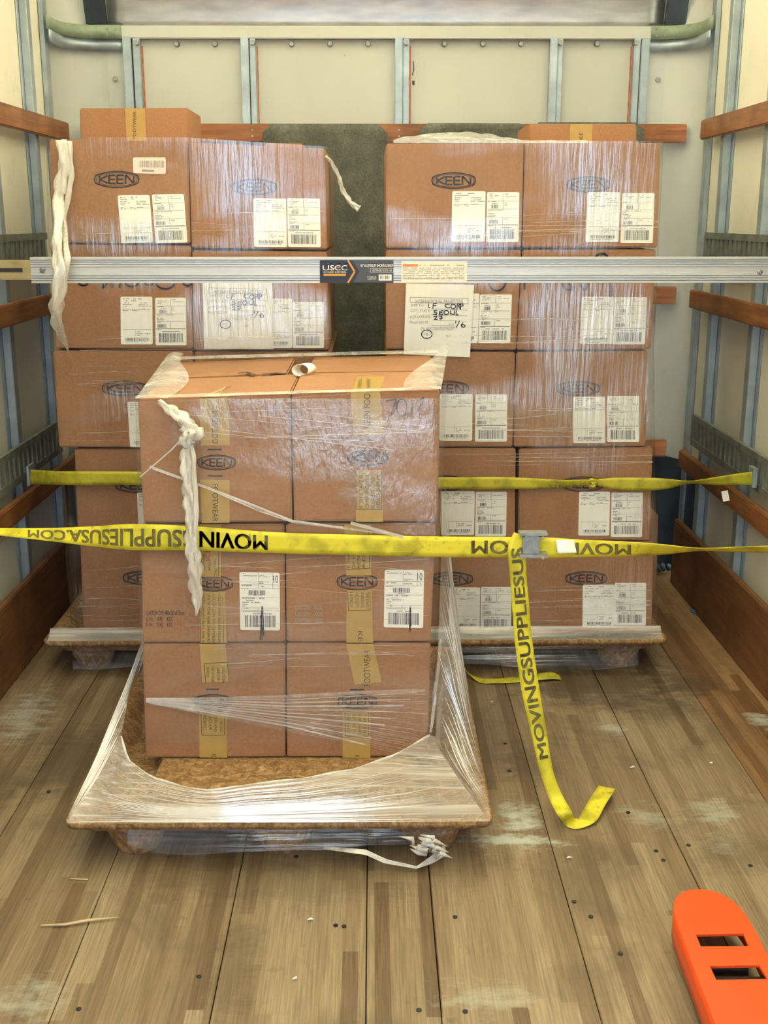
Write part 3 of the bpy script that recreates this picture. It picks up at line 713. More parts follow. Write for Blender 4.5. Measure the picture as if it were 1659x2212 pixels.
# ---- second row of the rear stacks
POS = {}
for a_, b_, row in ((l1a, l1b, 'top'), (l2a, l2b, 'second highest'), (l3a, l3b, 'middle row'), (l4a, l4b, 'second lowest'), (l5a, l5b, 'bottom'), (r1a, r1b, 'top'), (r2a, r2b, 'second highest'), (r3a, r3b, 'middle row'), (r4a, r4b, 'second lowest'), (r5a, r5b, 'bottom')):
    POS[a_.name] = row + ' left'; POS[b_.name] = row + ' right'
for (t, g, lab) in ((l1a, GL, 'left'), (l1b, GL, 'left'), (l2a, GL, 'left'), (l2b, GL, 'left'), (l3a, GL, 'left'), (l3b, GL, 'left'), (l4a, GL, 'left'), (l4b, GL, 'left'), (l5a, GL, 'left'), (l5b, GL, 'left'),
                    (r1a, GR, 'right'), (r1b, GR, 'right'), (r2a, GR, 'right'), (r2b, GR, 'right'), (r3a, GR, 'right'), (r3b, GR, 'right'), (r4a, GR, 'right'), (r4b, GR, 'right'), (r5a, GR, 'right'), (r5b, GR, 'right')):
    c = t.copy(); COL.objects.link(c); c.location.y += DEP + .004
    c['group'] = 'second row cartons of the %s rear stack' % lab
    if t is r5b: c.location.x += .105
    c['label'] = 'second row carton standing behind the %s carton of the %s rear stack' % (POS[t.name], lab)
    for ch in t.children:
        if ch.name.startswith('body'):
            b = ch.copy(); COL.objects.link(b); b.parent = c

# ---- cartons lying on top of the rear stacks
def top_carton(px, D, depth, zb, label, tx, txt, mat):
    t, fr, bk = carton(px, D, depth, label, 'low cartons on top of the rear stacks', mat, zbase=zb)
    x0, x1 = tx; P = face(D, .0012); y1 = px[3][1] + 30
    m = MB(); z = zb + .002
    a, b = pt(x0, px[0][1] + 1, D), pt(x1, px[0][1] + 1, D); zt = fr[0].z - .001
    m.quad((a.x, D - .001, z), (b.x, D - .001, z), (b.x, D - .001, zt), (a.x, D - .001, zt))
    m.quad((a.x, D - .001, zt), (b.x, D - .001, zt), (b.x, D + .02, zt + .002), (a.x, D + .02, zt + .002))
    tp = m.build('tape', 'tape', t, solid=.0006)
    m = MB(); s = fr[0].x
    if txt: text_px(m, txt[0], face(D, .0028), *txt[1], turn=90)
    m.build('print', 'tape_ink', tp)
    return t, tp
zl = pt(256, 303, DR).z
t, tp = top_carton([(171, 233), (406, 232), (408, 300), (172, 300)], 4.03, .30, zl + .0035, 'low taped carton lying on top of the left rear stack', (270, 313), ('FOOTWEAR', (287, 240, 294, 299)), 'card_b')
zr = pt(1280, 308, DR).z
top_carton([(1141, 267), (1376, 267), (1377, 306), (1142, 306)], 4.05, .30, zr + .0035, 'low taped carton lying on top of the right rear stack', (1232, 1280), ('KE', (1251, 286, 1259, 302)), 'card_b')
zl2 = l1b.location.z
p = pt(600, 312, DR)
t, fr, bk = carton([(571, 308), (655, 309), (655, 330), (571, 330)], DR + DEP + .02, .25, 'sliver of a flat brown carton behind the top right carton of the left rear stack', 'low cartons on top of the rear stacks', 'card_b', zbase=pt(571, 315, DR).z + .003)

# ---- front stack
DF = onz(470, 1637, RIM).y                                 # front plane of the front stack
print('DF', DF, 'DR', DR)
f1a, fr1a, bk1a = carton([(296, 863), (628, 850), (632, 1128), (309, 1131)], DF - .006, DEP, 'top left carton of the front stack under the film knot', GF)
f1b, fr1b, bk1b = carton([(629, 848), (951, 843), (947, 1128), (634, 1128)], DF - .006, DEP, 'top right carton of the front stack with 7017 written on it', GF)
f2a, *_ = carton([(304, 1132), (615, 1131), (617, 1388), (307, 1389)], DF, DEP, 'left carton in the middle row of the front stack, with printed carton size', GF)
f2b, *_ = carton([(616, 1131), (943, 1130), (931, 1387), (618, 1388)], DF, DEP, 'right carton in the middle row of the front stack', GF)
f3a, *_ = carton([(306, 1391), (617, 1390), (617, 1638), (314, 1636)], DF, DEP, 'bottom left carton of the front stack', GF, zbase=RIM + .001)
f3b, *_ = carton([(618, 1389), (931, 1389), (925, 1640), (619, 1638)], DF, DEP, 'bottom right carton of the front stack, its upper tape stuck on askew', GF, zbase=RIM + .001)
for t, dx, lab in ((f1a, -.035, 'top left carton of the second row of the front stack, seen from above'), (f1b, .015, 'top right carton of the second row of the front stack, seen from above'), (f2a, -.02, 'second row carton behind the middle left carton of the front stack'), (f2b, .0, 'second row carton behind the middle right carton of the front stack'), (f3a, -.02, 'second row carton behind the bottom left carton of the front stack'), (f3b, .0, 'second row carton behind the bottom right carton of the front stack')):
    c = t.copy(); COL.objects.link(c); c.location.y += DEP + .012; c.location.x += dx
    c['label'] = lab or 'lower carton in the hidden second row of the front stack'; c['group'] = 'second row cartons of the front stack'
    for ch in t.children:
        if ch.name.startswith('body'):
            b = ch.copy(); COL.objects.link(b); b.parent = c
d1 = DF - .006
def tape(parent, D, q4, lines=None, red=None):
    (ax, ay), (bx, by), (cx, cy), (dx, dy) = q4; P = face(D, .0012)
    m = MB().quad(P(dx, dy), P(cx, cy), P(bx, by), P(ax, ay)); tp = m.build('tape', 'tape', parent, solid=.0006)
    if lines:
        m = MB()
        for it in lines:
            if it[0] == 'line': stroke(m, it[1], it[2], face(D, .0024))
            else: text_px(m, it[0], face(D, .0024), *it[1], turn=it[2], bold=.0)
        m.build('print', 'tape_ink', tp)
    if red:
        m = MB(); text_px(m, red[0], face(D, .0025), *red[1], turn=90); m.build('red_print', 'red_print', tp)
    return tp
def tick(parent, D, x0, x1, y): 
    m = MB(); stroke(m, [(x0, y), (x1, y)], 3, face(D, .0012)); m.build('tick', 'ink', parent)
# top left
tape(f1a, d1, [(432, 860), (491, 858), (497, 961), (434, 963)], [('OOTWEAR', (458, 886, 471, 958), 90)])
tick(f1a, d1, 449, 478, 971); logo(f1a, d1, 427, 983, 509, 1015); tick(f1a, d1, 449, 480, 1028)
tape(f1a, d1, [(432, 1036), (496, 1037), (496, 1129), (436, 1130)], [('FOOTWEAR', (459, 1046, 471, 1127), -90)])
# top right
tape(f1b, d1, [(757, 846), (821, 845), (829, 940), (763, 941)], [('KEEN FOO', (786, 850, 800, 924), 90)])
logo(f1b, d1, 751, 973, 838, 1005); tick(f1b, d1, 778, 802, 951)
tape(f1b, d1, [(768, 1015), (824, 1016), (828, 1127), (769, 1127)], [('IF THIS TAPE IS', (776, 1026, 784, 1098), 90), ('OF HAVING BEEN', (789, 1026, 797, 1098), 90), ('RESEALED DO NOT', (801, 1026, 809, 1098), 90), ('ADVISE SHIPPER', (813, 1026, 821, 1098), 90),
     ('line', [(771, 1016), (771, 1101), (824, 1101), (824, 1018)], 1.3)])
marker(f1b, d1, [[(835, 866), (856, 862), (845, 896)], arc(868, 880, 11, 18, 0, 360), [(890, 864), (890, 898)], [(900, 866), (914, 860), (904, 888)]], 2.6)
# middle left
tape(f2a, DF, [(432, 1133), (478, 1133), (477, 1246), (433, 1246)], [('GETHER', (438, 1196, 443, 1232), 90), ('AND', (449, 1214, 455, 1233), 90), ('THIS', (462, 1208, 467, 1226), 90), ('TAL', (463, 1229, 468, 1243), 90), ('line', [(473, 1142), (472, 1244)], 1.2)], ('KEEN', (444, 1150, 455, 1211)))
logo(f2a, DF, 420, 1244, 503, 1277)
tape(f2a, DF, [(432, 1278), (486, 1278), (490, 1388), (432, 1389)], [('IF THIS TAPE SHOWS SIGNS', (437, 1282, 442, 1388), 90), ('OF HAVING BEEN BROKEN AND', (448, 1282, 454, 1388), 90), ('RESEALED DO NOT ACCEPT', (459, 1282, 465, 1388), 90), ('ADVISE SHIPPER IMMEDIATELY', (471, 1282, 477, 1388), 90),
     ('line', [(432, 1320), (433, 1388)], 1.2), ('line', [(481, 1290), (483, 1388)], 1.2)])
label_c(f2a, DF, [(517, 1236), (604, 1237), (605, 1362), (519, 1361)], 201)
marker(f2a, DF, [[(566, 1310), (562, 1382)], [(563, 1330), (569, 1372)], [(567, 1312), (570, 1374)], [(565, 1330), (566, 1382)]], 2.2, eps=.0032)
m = MB(); P = face(DF, .0012)
text_px(m, 'CARTON DIM: 480x365x510mm', P, 316, 1319, 398, 1329)
for y, a, b in ((1333, 'G.W.:', '4.95'), (1345, 'N.W.:', '3.95')):
    text_px(m, a, P, 316, y, 331, y + 9); text_px(m, b, P, 339, y, 351, y + 9); text_px(m, 'KGS', P, 361, y, 372, y + 9)
m.build('stamp', 'ink', f2a)
# middle right
tape(f2b, DF, [(744, 1133), (802, 1133), (802, 1243), (748, 1243)], [('IF THIS TAPE', (750, 1155, 756, 1230), 90), ('OF HAVING', (761, 1155, 767, 1230), 90), ('RESEALED', (772, 1155, 778, 1230), 90), ('ADVISE', (783, 1155, 789, 1230), 90), ('line', [(749, 1230), (798, 1228)], 1.2), ('line', [(797, 1140), (798, 1228)], 1.2)])
logo(f2b, DF, 728, 1239, 815, 1274)
tape(f2b, DF, [(749, 1275), (803, 1275), (806, 1388), (748, 1388)], [('IATELY', (756, 1280, 762, 1312), -90), ('ACCEPT', (768, 1280, 774, 1312), -90), ('BROKEN AND', (780, 1280, 786, 1312), -90), ('SIGNS', (791, 1280, 797, 1312), -90), ('line', [(751, 1278), (753, 1319), (800, 1318), (799, 1278)], 1.2), ('KE', (773, 1363, 783, 1386), -90)])
label_c(f2b, DF, [(831, 1231), (916, 1231), (914, 1357), (829, 1355)], 211)
marker(f2b, DF, [[(886, 1310), (884, 1360)], [(887, 1314), (886, 1364)], [(885, 1330), (888, 1352)]], 1.8, eps=.0032)
m = MB(); P = face(DF, .0012)
for y in (1308, 1322, 1336):
    text_px(m, 'CARTON', P, 637, y, 668, y + 9); text_px(m, 'KGS', P, 680, y, 696, y + 9)
m.build('stamp', 'print_grey', f2b)
# bottom left
tape(f3a, DF, [(431, 1391), (487, 1391), (496, 1472), (437, 1474)], [('SIGNS', (446, 1441, 452, 1463), 90), ('BROKEN AND', (457, 1439, 463, 1473), 90), ('ACCEPT', (469, 1441, 475, 1470), 90), ('MEDIATELY', (480, 1441, 487, 1474), 90), ('line', [(444, 1473), (441, 1433), (491, 1431), (495, 1473)], 1.3)])
tick(f3a, DF, 446, 472, 1489); logo(f3a, DF, 418, 1500, 502, 1530)
tape(f3a, DF, [(430, 1543), (489, 1544), (491, 1637), (431, 1636)], [('MEDIATELY', (439, 1545, 446, 1578), -90), ('ACCEPT', (451, 1548, 458, 1579), -90), ('KEN AND', (463, 1547, 469, 1581), -90), ('SIGNS', (475, 1558, 481, 1581), -90), ('line', [(434, 1543), (436, 1588), (485, 1588), (485, 1543)], 1.3), ('K', (457, 1629, 467, 1637), -90)])
# bottom right
tape(f3b, DF, [(748, 1391), (806, 1391), (824, 1473), (766, 1479)], [('FOOTWEAR', (786, 1404, 800, 1482), 90)])
tick(f3b, DF, 757, 786, 1490); logo(f3b, DF, 730, 1500, 814, 1531)
tape(f3b, DF, [(740, 1538), (800, 1539), (800, 1638), (740, 1637)], [('IMMEDIATELY', (749, 1543, 755, 1582), -90), ('NOT ACCEPT', (762, 1543, 768, 1582), -90), ('BROKEN AND', (774, 1543, 780, 1585), -90), ('TAPE SIGNS', (785, 1543, 791, 1585), -90), ('line', [(745, 1539), (747, 1590), (796, 1590), (796, 1539)], 1.3), ('K', (767, 1631, 776, 1638), -90)])
# tapes over the top of the top cartons
for t, fr, x0, x1, sk, mat in ((f1a, fr1a, 434, 492, .05, 'tape'), (f1b, fr1b, 758, 822, 0, 'tape')):
    z = fr[0].z + .0012; a, b = pt(x0, 858, d1).x, pt(x1, 858, d1).x
    z = max(fr[0].z, fr[1].z) + .0012
    za = fr[0].z + (fr[1].z - fr[0].z) * ((a - fr[0].x) / (fr[1].x - fr[0].x)) + .0012
    m = MB().quad((a, d1 - .001, za), (b, d1 - .001, za), (b + sk + .012, d1 + .27, za), (a + sk + .012, d1 + .27, za))
    tp = m.build('tape', 'tape', t, solid=.0006)
    m = MB()
    for k, s in enumerate(('IF THIS TAPE SHOWS SIGNS', 'OF HAVING BEEN BROKEN')):
        xx = a + .015 + .022 * k
        put_text(m, s, lambda u, v, xx=xx: Vector((xx + .010 - v * .010 + sk * (.2 + u * .6), d1 + .06 + u * .15, za + .0008)))
    m.build('print', 'tape_ink', tp)
# dark sheets painting the shade in the torn gaps, and the curl of paper at the joint of the top cartons
zt = fr1a[1].z
m = MB()
for (xs_, ys_) in (([514, 533, 541, 552], [806, 804, 807, 809]), ([566, 583, 600, 620], [808, 807, 806, 807])):
    for i in range(len(xs_) - 1):
        a, b = onz(xs_[i], ys_[i], zt + .0015), onz(xs_[i + 1], ys_[i + 1], zt + .0015); w = Vector((0, .022 + .012 * (i % 2), 0))
        m.quad(a - w / 2, b - w / 3, b + w / 2, a + w / 3)
m.build('tear_shade', 'hole_shade', f1a)
m = MB(); c = onz(657, 812, zt)
m.grid(lambda u, v: c + Vector(((v - .5) * .020 + .022 * math.cos(u * 5.2 - .6), (v - .5) * .03, .017 + .016 * math.sin(u * 5.2 - .6))), 18, 2)
m.build('tape_curl', 'white_plastic', f1b, solid=.0008, smooth=True)

# ---- paper pallet tags over the cartons' film
def pallet_tag(D, q4, label, x0, y0, x1, y1, faint, six=True):
    m = MB(); o, P0 = paper_thing(D, q4, label)
    sx, sy = (x1 - x0) / 148.0, (y1 - y0) / 157.0
    def X(v): return x0 + (v - 875) * sx
    def Y(v): return y0 + (v - 615) * sy
    P = face(D, .0012)
    def tx(mb, s, a, b, c, d, bold=0): text_px(mb, s, P, X(a), Y(b), X(c), Y(d), 0, bold)
    mp = MB()
    tx(mp, 'INTERNATIONAL PALLET TAG', 898, 647, 1000, 655); stroke(mp, [(X(886), Y(642)), (X(1011), Y(645)), (X(1011), Y(656)), (X(886), Y(653)), (X(886), Y(642))], .9, P)
    for s, a, b, c, d in (('SHIP TO:', 888, 656, 916, 662), ('CITY, STATE:', 887, 668, 929, 675), ('# OF CARTONS :', 886, 681, 932, 688), ('PALLETIZED BY', 885, 693, 925, 699), ('DATE', 970, 699, 981, 703), ('ON HEAT TREATED PALLET?', 909, 707, 983, 713), ('YES', 916, 720, 925, 725), ('NO', 964, 723, 973, 728)): tx(mp, s, a, b, c, d)
    for a, b, c, d in ((932, 667, 1010, 670), (932, 680, 1009, 682), (935, 691, 1008, 694), (933, 703, 980, 704)): stroke(mp, [(X(a), Y(b)), (X(c), Y(d))], .8, P)
    mp.build('print', 'print_grey', o)
    mh = MB(); hand = [[(926, 656), (925, 663), (929, 665)], [(936, 656), (935, 666)], [(936, 656), (944, 655)], [(936, 660), (942, 660)],
        [(971, 657), (963, 657), (961, 661), (966, 665), (972, 664)], arc(979, 662, 5, 5, 0, 360), [(988, 656), (987, 668)], [(988, 656), (994, 657), (990, 661), (995, 668)], [(995, 657), (995, 668)], [(992, 656), (1000, 657), (1000, 661), (994, 662)],
        [(944, 671), (938, 671), (938, 674), (944, 676), (943, 679), (936, 679)], [(957, 671), (950, 672), (949, 679), (957, 679)], [(949, 675), (955, 675)], arc(964, 675, 5, 4.5, 0, 360), [(973, 671), (973, 678), (981, 679), (982, 671)], [(986, 671), (985, 680), (990, 680)],
        [(937, 684), (943, 683), (944, 685), (938, 690), (945, 690)], [(948, 683), (955, 683), (952, 691)], [(949, 688), (956, 687)],
        [(985, 693), (984, 698)], [(993, 693), (985, 708)], [(1000, 697), (996, 702), (998, 707)], arc(1001, 704, 3.5, 3, 0, 360), arc(922, 722, 11.5, 9, 0, 360, 24)]
    for s in hand: stroke(mh, [(X(a), Y(b)) for a, b in s], 1.9 * sx, P)
    mh.build('handwriting', 'marker', o)
    return o
def paper_thing(D, q4, label):
    pts = [pt(x, y, D) for x, y in q4]; c = (pts[2] + pts[3]) / 2
    m = MB(); a, b, cc, d = pts
    m.grid(lambda u, v: (a.lerp(b, u)).lerp(d.lerp(cc, u), v) + Vector((0, .0006 * math.sin(u * 9 + v * 4), 0)), 10, 10)
    o = m.build('pallet_tag', 'paper', solid=.0005); tag(o, label, 'paper tag', 'pallet tag sheets'); return o, None
pallet_tag(DR - .0075, [(877, 612), (1024, 615), (1015, 772), (872, 765)], 'white paper pallet tag on the right rear stack, SEOUL written in marker', 875, 615, 1023, 772, False)
pallet_tag(DR - .0075, [(437, 606), (588, 606), (591, 754), (441, 754)], 'white paper pallet tag on the left rear stack, blurred under film', 440, 595, 588, 750, True)

# ================================================================ STRETCH FILM
def wrap_tube(name, parent, mat, outline, z0, z1, n_per, nz, amp, seed, drop=None):
    """film round a stack: outline(z) gives the plan polyline (open at the back)"""
    def fn(u, v):
        z = z0 + (z1 - z0) * v; pl = outline(z); L = [0.0]
        for a, b in zip(pl[:-1], pl[1:]): L.append(L[-1] + math.dist(a, b))
        s = u * L[-1]; i = max(k for k in range(len(pl) - 1) if L[k] <= s + 1e-9); f = (s - L[i]) / max(1e-6, L[i + 1] - L[i])
        x = pl[i][0] + (pl[i + 1][0] - pl[i][0]) * f; y = pl[i][1] + (pl[i + 1][1] - pl[i][1]) * f
        w = amp * noise.noise(Vector((x * 5 + seed, y * 5, z * 7))) + amp * .6 * noise.noise(Vector((x * 17 + seed, y * 17, z * 19)))
        if drop: z = z0 + (z - z0) * (1 - drop(x) / (z1 - z0))
        return (x + (w if i != 1 else 0), y + (-abs(w) if i == 1 else 0), z)
    return MB().grid(fn, n_per, nz).build(name, mat, parent, smooth=True)

def strand(mb, pts, D, w):                                 # thin pleat of film lying over the sheet
    P = face(D, 0); stroke(mb, pts, w, P)

def rope(parent, px, Ds, rad, seed, name='film_rope', mat='film_rope'):
    pts = []; rs = []; n = len(px)
    for i in range(n - 1):
        for k in range(6):
            f = k / 6; x = px[i][0] + (px[i + 1][0] - px[i][0]) * f; y = px[i][1] + (px[i + 1][1] - px[i][1]) * f
            pts.append(pt(x, y, Ds[i] + (Ds[i + 1] - Ds[i]) * f)); rs.append(rad[i] + (rad[i + 1] - rad[i]) * f)
    pts.append(pt(*px[-1], Ds[-1])); rs.append(rad[-1])
    m = MB().tube(pts, rs, 14, squash=lambda i, a: .72 + .34 * math.sin(3 * a + i * .55 + seed) + .22 * math.sin(5 * a - i * .9 + seed))
    return m.build(name, mat, parent, smooth=True)

def rear_wrap(frontpx, pal, label, seed):
    x0, x1, y0, dep = pal
    t = thing('stretch_wrap', ((x0 + x1) / 2, y0 + .5, RIM), label, 'stretch film', 'stretch film round the stacks')
    (tl, tr, ml, mr, bl, br) = frontpx
    zt = pt(*tl, DR).z + .004
    ctl = [(RIM + .03, pt(*bl, DR).x, pt(*br, DR).x), (pt(*ml, DR).z, pt(*ml, DR).x, pt(*mr, DR).x), (zt, pt(*tl, DR).x, pt(*tr, DR).x)]
    def outline(z):
        for (a, xa, xb), (b, ya, yb) in zip(ctl[:-1], ctl[1:]):
            if z <= b + 1e-6:
                f = max(0, (z - a) / (b - a)); l, r = xa + (ya - xa) * f, xb + (yb - xb) * f; break
        else: l, r = ctl[-1][1:]
        return [(l - .006, DR + .72), (l - .006, DR - .0095), (r + .006, DR - .0095), (r + .006, DR + .72)]
    wrap_tube('film_sheet', t, 'film', outline, RIM + .03, zt, 150, 90, .0016, seed, lambda x: (zt - .004 - pt(*tr, DR).z) * min(1, max(0, (x - pt(tl[0] + (tr[0] - tl[0]) * .5, 310, DR).x) / ((pt(*tr, DR).x - pt(*tl, DR).x) * .5))))
    # film over the top edge
    l, r = ctl[-1][1], ctl[-1][2]
    # band below the pallet lip
    def band(u, v):
        x = x0 + .10 + u * (x1 - x0 - .20); z = RIM - .02 - v * (.078 + .012 * math.sin(u * 7 + seed)); return (x, y0 - .004 + .004 * v + .006 * noise.noise(Vector((x * 3, z * 60, seed))), z)
    MB().grid(band, 60, 12).build('film_band', 'film_band', t, smooth=True)
    def lip(u, v):
        x = x0 + .02 + u * (x1 - x0 - .04); return (x, y0 - .002 + v * (DR - y0 - .006), RIM + .002 + .03 * v * v)
    MB().grid(lip, 40, 6).build('film_lip', 'film_lip', t, smooth=True)
    return t
wL = rear_wrap(((105, 300), (704, 320), (113, 757), (716, 757), (160, 1370), (728, 1370)), PL_, 'clear film round the left rear stack, twisted into a hanging rope', 2.0)
wR = rear_wrap(((832, 308), (1428, 308), (832, 757), (1408, 757), (833, 1370), (1414, 1370)), PR_, 'clear stretch film round the right rear stack', 9.0)
# hanging ropes of film
rope(wL, [(132, 303), (140, 360), (128, 430), (122, 520), (130, 590), (120, 660), (126, 705), (148, 760)], [DR - .02, DR - .03, DR - .05, 3.24, 3.225, 3.24, 3.3, DR - .1], [.016, .022, .018, .014, .020, .022, .016, .003], 1)
rope(wL, [(150, 305), (155, 380), (138, 470), (146, 560), (138, 640)], [DR - .02, DR - .025, DR - .05, 3.235, 3.26], [.008, .010, .008, .009, .003], 4)
rope(wL, [(704, 338), (715, 348), (733, 385), (742, 415), (757, 438), (776, 451)], [DR - .01, DR + .02, DR + .05, DR + .06, DR + .06, DR + .06], [.004, .006, .007, .008, .008, .011], 2)
m = MB()
def heap(u, v):                                            # gathered film on top of the right stack
    x = 850 + u * 420; y = 303 - 17 * math.sin(min(1, u * 1.6) * PI) * max(0, 1 - v) - 9 * abs(noise.noise(Vector((u * 9, v, 3)))) * (1 - v)
    return pt(x, y + v * 6, DR + .01 + .22 * (1 - v))
m.grid(heap, 60, 8); m.build('film_heap', 'film_top', wR, smooth=True)
ms = MB(); r_ = random.Random(3)
for (x0, x1, ya, yb, n) in ((838, 1420, 455, 520, 12), (838, 1405, 690, 745, 9), (985, 1395, 850, 950, 10), (960, 1410, 975, 1010, 8), (970, 1405, 1270, 1360, 12)):
    for k in range(n):
        a = r_.uniform(x0, x1 - 150); b = a + r_.uniform(120, 420); y = r_.uniform(ya, yb)
        strand(ms, [(a, y), ((a + min(b, x1)) / 2, y - r_.uniform(-2, 6)), (min(b, x1), y - r_.uniform(-6, 12))], DR - .013, r_.uniform(.5, 1.5))
o = ms.build('film_pleats', 'film_fold', wR); o['kind'] = 'stuff'
ms = MB()
for (x0, x1, ya, yb, n) in ((120, 700, 455, 530, 8), (125, 715, 720, 760, 6), (130, 300, 790, 960, 8), (165, 300, 1190, 1350, 8)):
    for k in range(n):
        a = r_.uniform(x0, x1 - 90); b = a + r_.uniform(80, 380); y = r_.uniform(ya, yb)
        strand(ms, [(a, y), ((a + min(b, x1)) / 2, y - r_.uniform(-2, 6)), (min(b, x1), y - r_.uniform(-6, 10))], DR - .013, r_.uniform(.5, 1.4))
o = ms.build('film_pleats', 'film_fold', wL); o['kind'] = 'stuff'

# front wrap
wF = thing('stretch_wrap', ((PF[0] + PF[1]) / 2, DF + .3, RIM), 'clear stretch film round the front stack, flaring down to the pallet corners', 'stretch film', 'stretch film round the stacks')
x0, x1, y0, dep = PF
zt = pt(296, 863, d1).z; zt2 = pt(951, 843, d1).z
bxl, bxr = pt(298, 865, d1).x - .005, pt(949, 845, d1).x + .004
def zlow(x, y): return pt(x, y, DF).z
ctlF = [(zlow(310, 1600), pt(311, 1600, DF).x - .004, pt(928, 1600, DF).x + .004, .04), (zlow(306, 1130), pt(304, 1130, DF).x - .004, pt(947, 1130, DF).x + .004, .055), (zt + .003, bxl, bxr, .065)]
def outF(z):
    for (a, xa, xb, da), (b, ya, yb, db) in zip(ctlF[:-1], ctlF[1:]):
        if z <= b + 1e-6:
            f = max(0, (z - a) / (b - a)); l, r, d = xa + (ya - xa) * f, xb + (yb - xb) * f, da + (db - da) * f; break
    else: l, r, d = ctlF[-1][1:]
    return [(l - d * .6, DF + .735), (l, d1 - .0085), (r, d1 - .0085), (r + d, DF + .735)]
wrap_tube('film_sheet', wF, 'film_front', outF, ctlF[0][0], zt + .003, 150, 100, .0016, 4.0)
# milky overlap folded over the top edges
def over(side):
    def fn(u, v):
        if side == 'l':
            a = Vector((bxl, d1 - .008, zt + .003)).lerp(Vector((bxl - .05, DF + .735, zt + .012)), u)
            return a + Vector((v * (.075 + .03 * math.sin(u * 5)) , 0, .006 * math.sin(v * PI) + .012 * u))
        a = Vector((bxr, d1 - .008, zt2 + .003)).lerp(Vector((bxr + .065, DF + .735, zt2 + .012)), u)
        return a - Vector((v * (.06 + .035 * math.sin(u * 4 + 1)), 0, -.006 * math.sin(v * PI) - .012 * u))
    return fn
for s in ('l', 'r'): MB().grid(over(s), 24, 8).build('film_overlap', 'film_top', wF, smooth=True)
def overf(u, v):
    x = bxl + u * (bxr - bxl); z = zt + (zt2 - zt) * u + .004
    return (x, d1 - .009 + v * (.035 + .018 * noise.noise(Vector((u * 8, 2, 0)))), z + .004 * math.sin(v * PI))
MB().grid(overf, 50, 6).build('film_overlap', 'film_top', wF, smooth=True)
def overb(u, v):
    x = bxl - .05 + u * (bxr - bxl + .11); z = zt + (zt2 - zt) * u + .004
    return (x, DF + .735 - v * .07, z + .010 + .005 * math.sin(v * PI))
MB().grid(overb, 50, 6).build('film_overlap', 'film_top', wF, smooth=True)
# skirt to the left and right pallet edges
def ruled(ca, cb, sag=0.0, wr=.006, seed=0):
    def fn(u, v):
        a, b = ca(u), cb(u); p = a.lerp(b, v)
        return p + Vector((1, 1, .4)) * (wr * math.sin(v * PI) * noise.noise(Vector((u * 16, v * 2, seed)))) + Vector((0, 0, -sag * math.sin(v * PI)))
    return fn
boxL, boxR = pt(311, 1600, DF).x - .006, pt(928, 1600, DF).x + .006
zL, zR = pt(306, 1440, DF).z, pt(940, 1160, DF).z
def cl_a(u): return Vector((boxL - .006 - .02 * u, DF - .003 + u * .70, zlow(307, 1432) + u * .10))
def cl_b(u): return Vector((x0 + .006, y0 + .012 + u * 1.05, RIM + .002))
def pleats(fn, n, vertical, seed, w=(.0006, .0022), rng=(0, 1), span=(0, 1), name='film_pleats', mat='film_cord'):
    r = random.Random(seed); m = MB()
    for k in range(n):
        c = rng[0] + (rng[1] - rng[0]) * r.random(); a = span[0] + (span[1] - span[0]) * r.random() * .35; b = span[1] - (span[1] - span[0]) * r.random() * .35; dr = r.uniform(-.03, .03); ww = r.uniform(*w)
        pts = []
        for i in range(13):
            t = a + (b - a) * i / 12; q = min(1, max(0, c + dr * i / 12)); p = Vector(fn(q, t) if vertical else fn(t, q)); pts.append(p + (Vector((0, 0, CAM_H)) - p).normalized() * .003)
        for i, (p, q) in enumerate(zip(pts[:-1], pts[1:])):
            e = (q - p).cross(Vector((0, 0, CAM_H)) - p).normalized() * ww * .5; f0 = math.sin(PI * min(1, (i + .5) / 12 + .02)) + .1; f1 = math.sin(PI * min(1, (i + 1.5) / 12)) + .1
            m.quad(p - e * f0, q - e * f1, q + e * f1, p + e * f0)
    o = m.build(name, mat, wF); o['kind'] = 'stuff'; return o
fnL = ruled(cl_a, cl_b, .02, .010, 1); MB().grid(fnL, 60, 24).build('film_skirt', 'film_skirt', wF, smooth=True); pleats(fnL, 60, True, 21, rng=(0, .8))
def cr_a(u):
    k = min(1, u / .45); w = max(0, (u - .45) / .55)
    return Vector((boxR + .008 + .012 * k + .05 * w, DF - .006 + .012 * k + w * .69, zlow(930, 1590) + (zlow(945, 1165) - zlow(930, 1590)) * k ** .8))
def cr_b(u): return Vector((x1 - .006, y0 + .012 + u * 1.05, RIM + .002))
fnR = ruled(cr_a, cr_b, .015, .010, 2); MB().grid(fnR, 60, 24).build('film_skirt', 'film_skirt', wF, smooth=True); pleats(fnR, 80, True, 22)
# gathered pleat running down the right front edge to the lip
# front lip: from the pallet's front edge back to a sagging free edge
free_px = [(262, 1590, 2.60), (275, 1640, 2.57), (330, 1680, 2.52), (400, 1700, 2.495), (455, 1708, 2.49), (540, 1694, 2.50), (650, 1682, 2.52), (760, 1662, 2.56), (850, 1632, 2.61), (928, 1588, DF - .012)]
def poly3(pts):
    L = [0.0]
    for a, b in zip(pts[:-1], pts[1:]): L.append(L[-1] + (b - a).length)
    def fn(u):
        s = u * L[-1]; i = max(k for k in range(len(pts) - 1) if L[k] <= s + 1e-9)
        return pts[i].lerp(pts[i + 1], (s - L[i]) / max(1e-6, L[i + 1] - L[i]))
    return fn
free = poly3([pt(x, y, d) for x, y, d in free_px])
def lipb(u): return Vector((x0 + .012 + u * (x1 - x0 - .024), y0 - .003, RIM + .001))
fnF = ruled(free, lipb, .006, .004, 5); MB().grid(fnF, 80, 24).build('film_lip', 'film_lip', wF, smooth=True)
pleats(fnF, 70, False, 23, (.0008, .003), (.45, .99), (.02, .98)); pleats(fnF, 30, False, 24, (.0006, .0016), (.0, .6), (.02, .98))
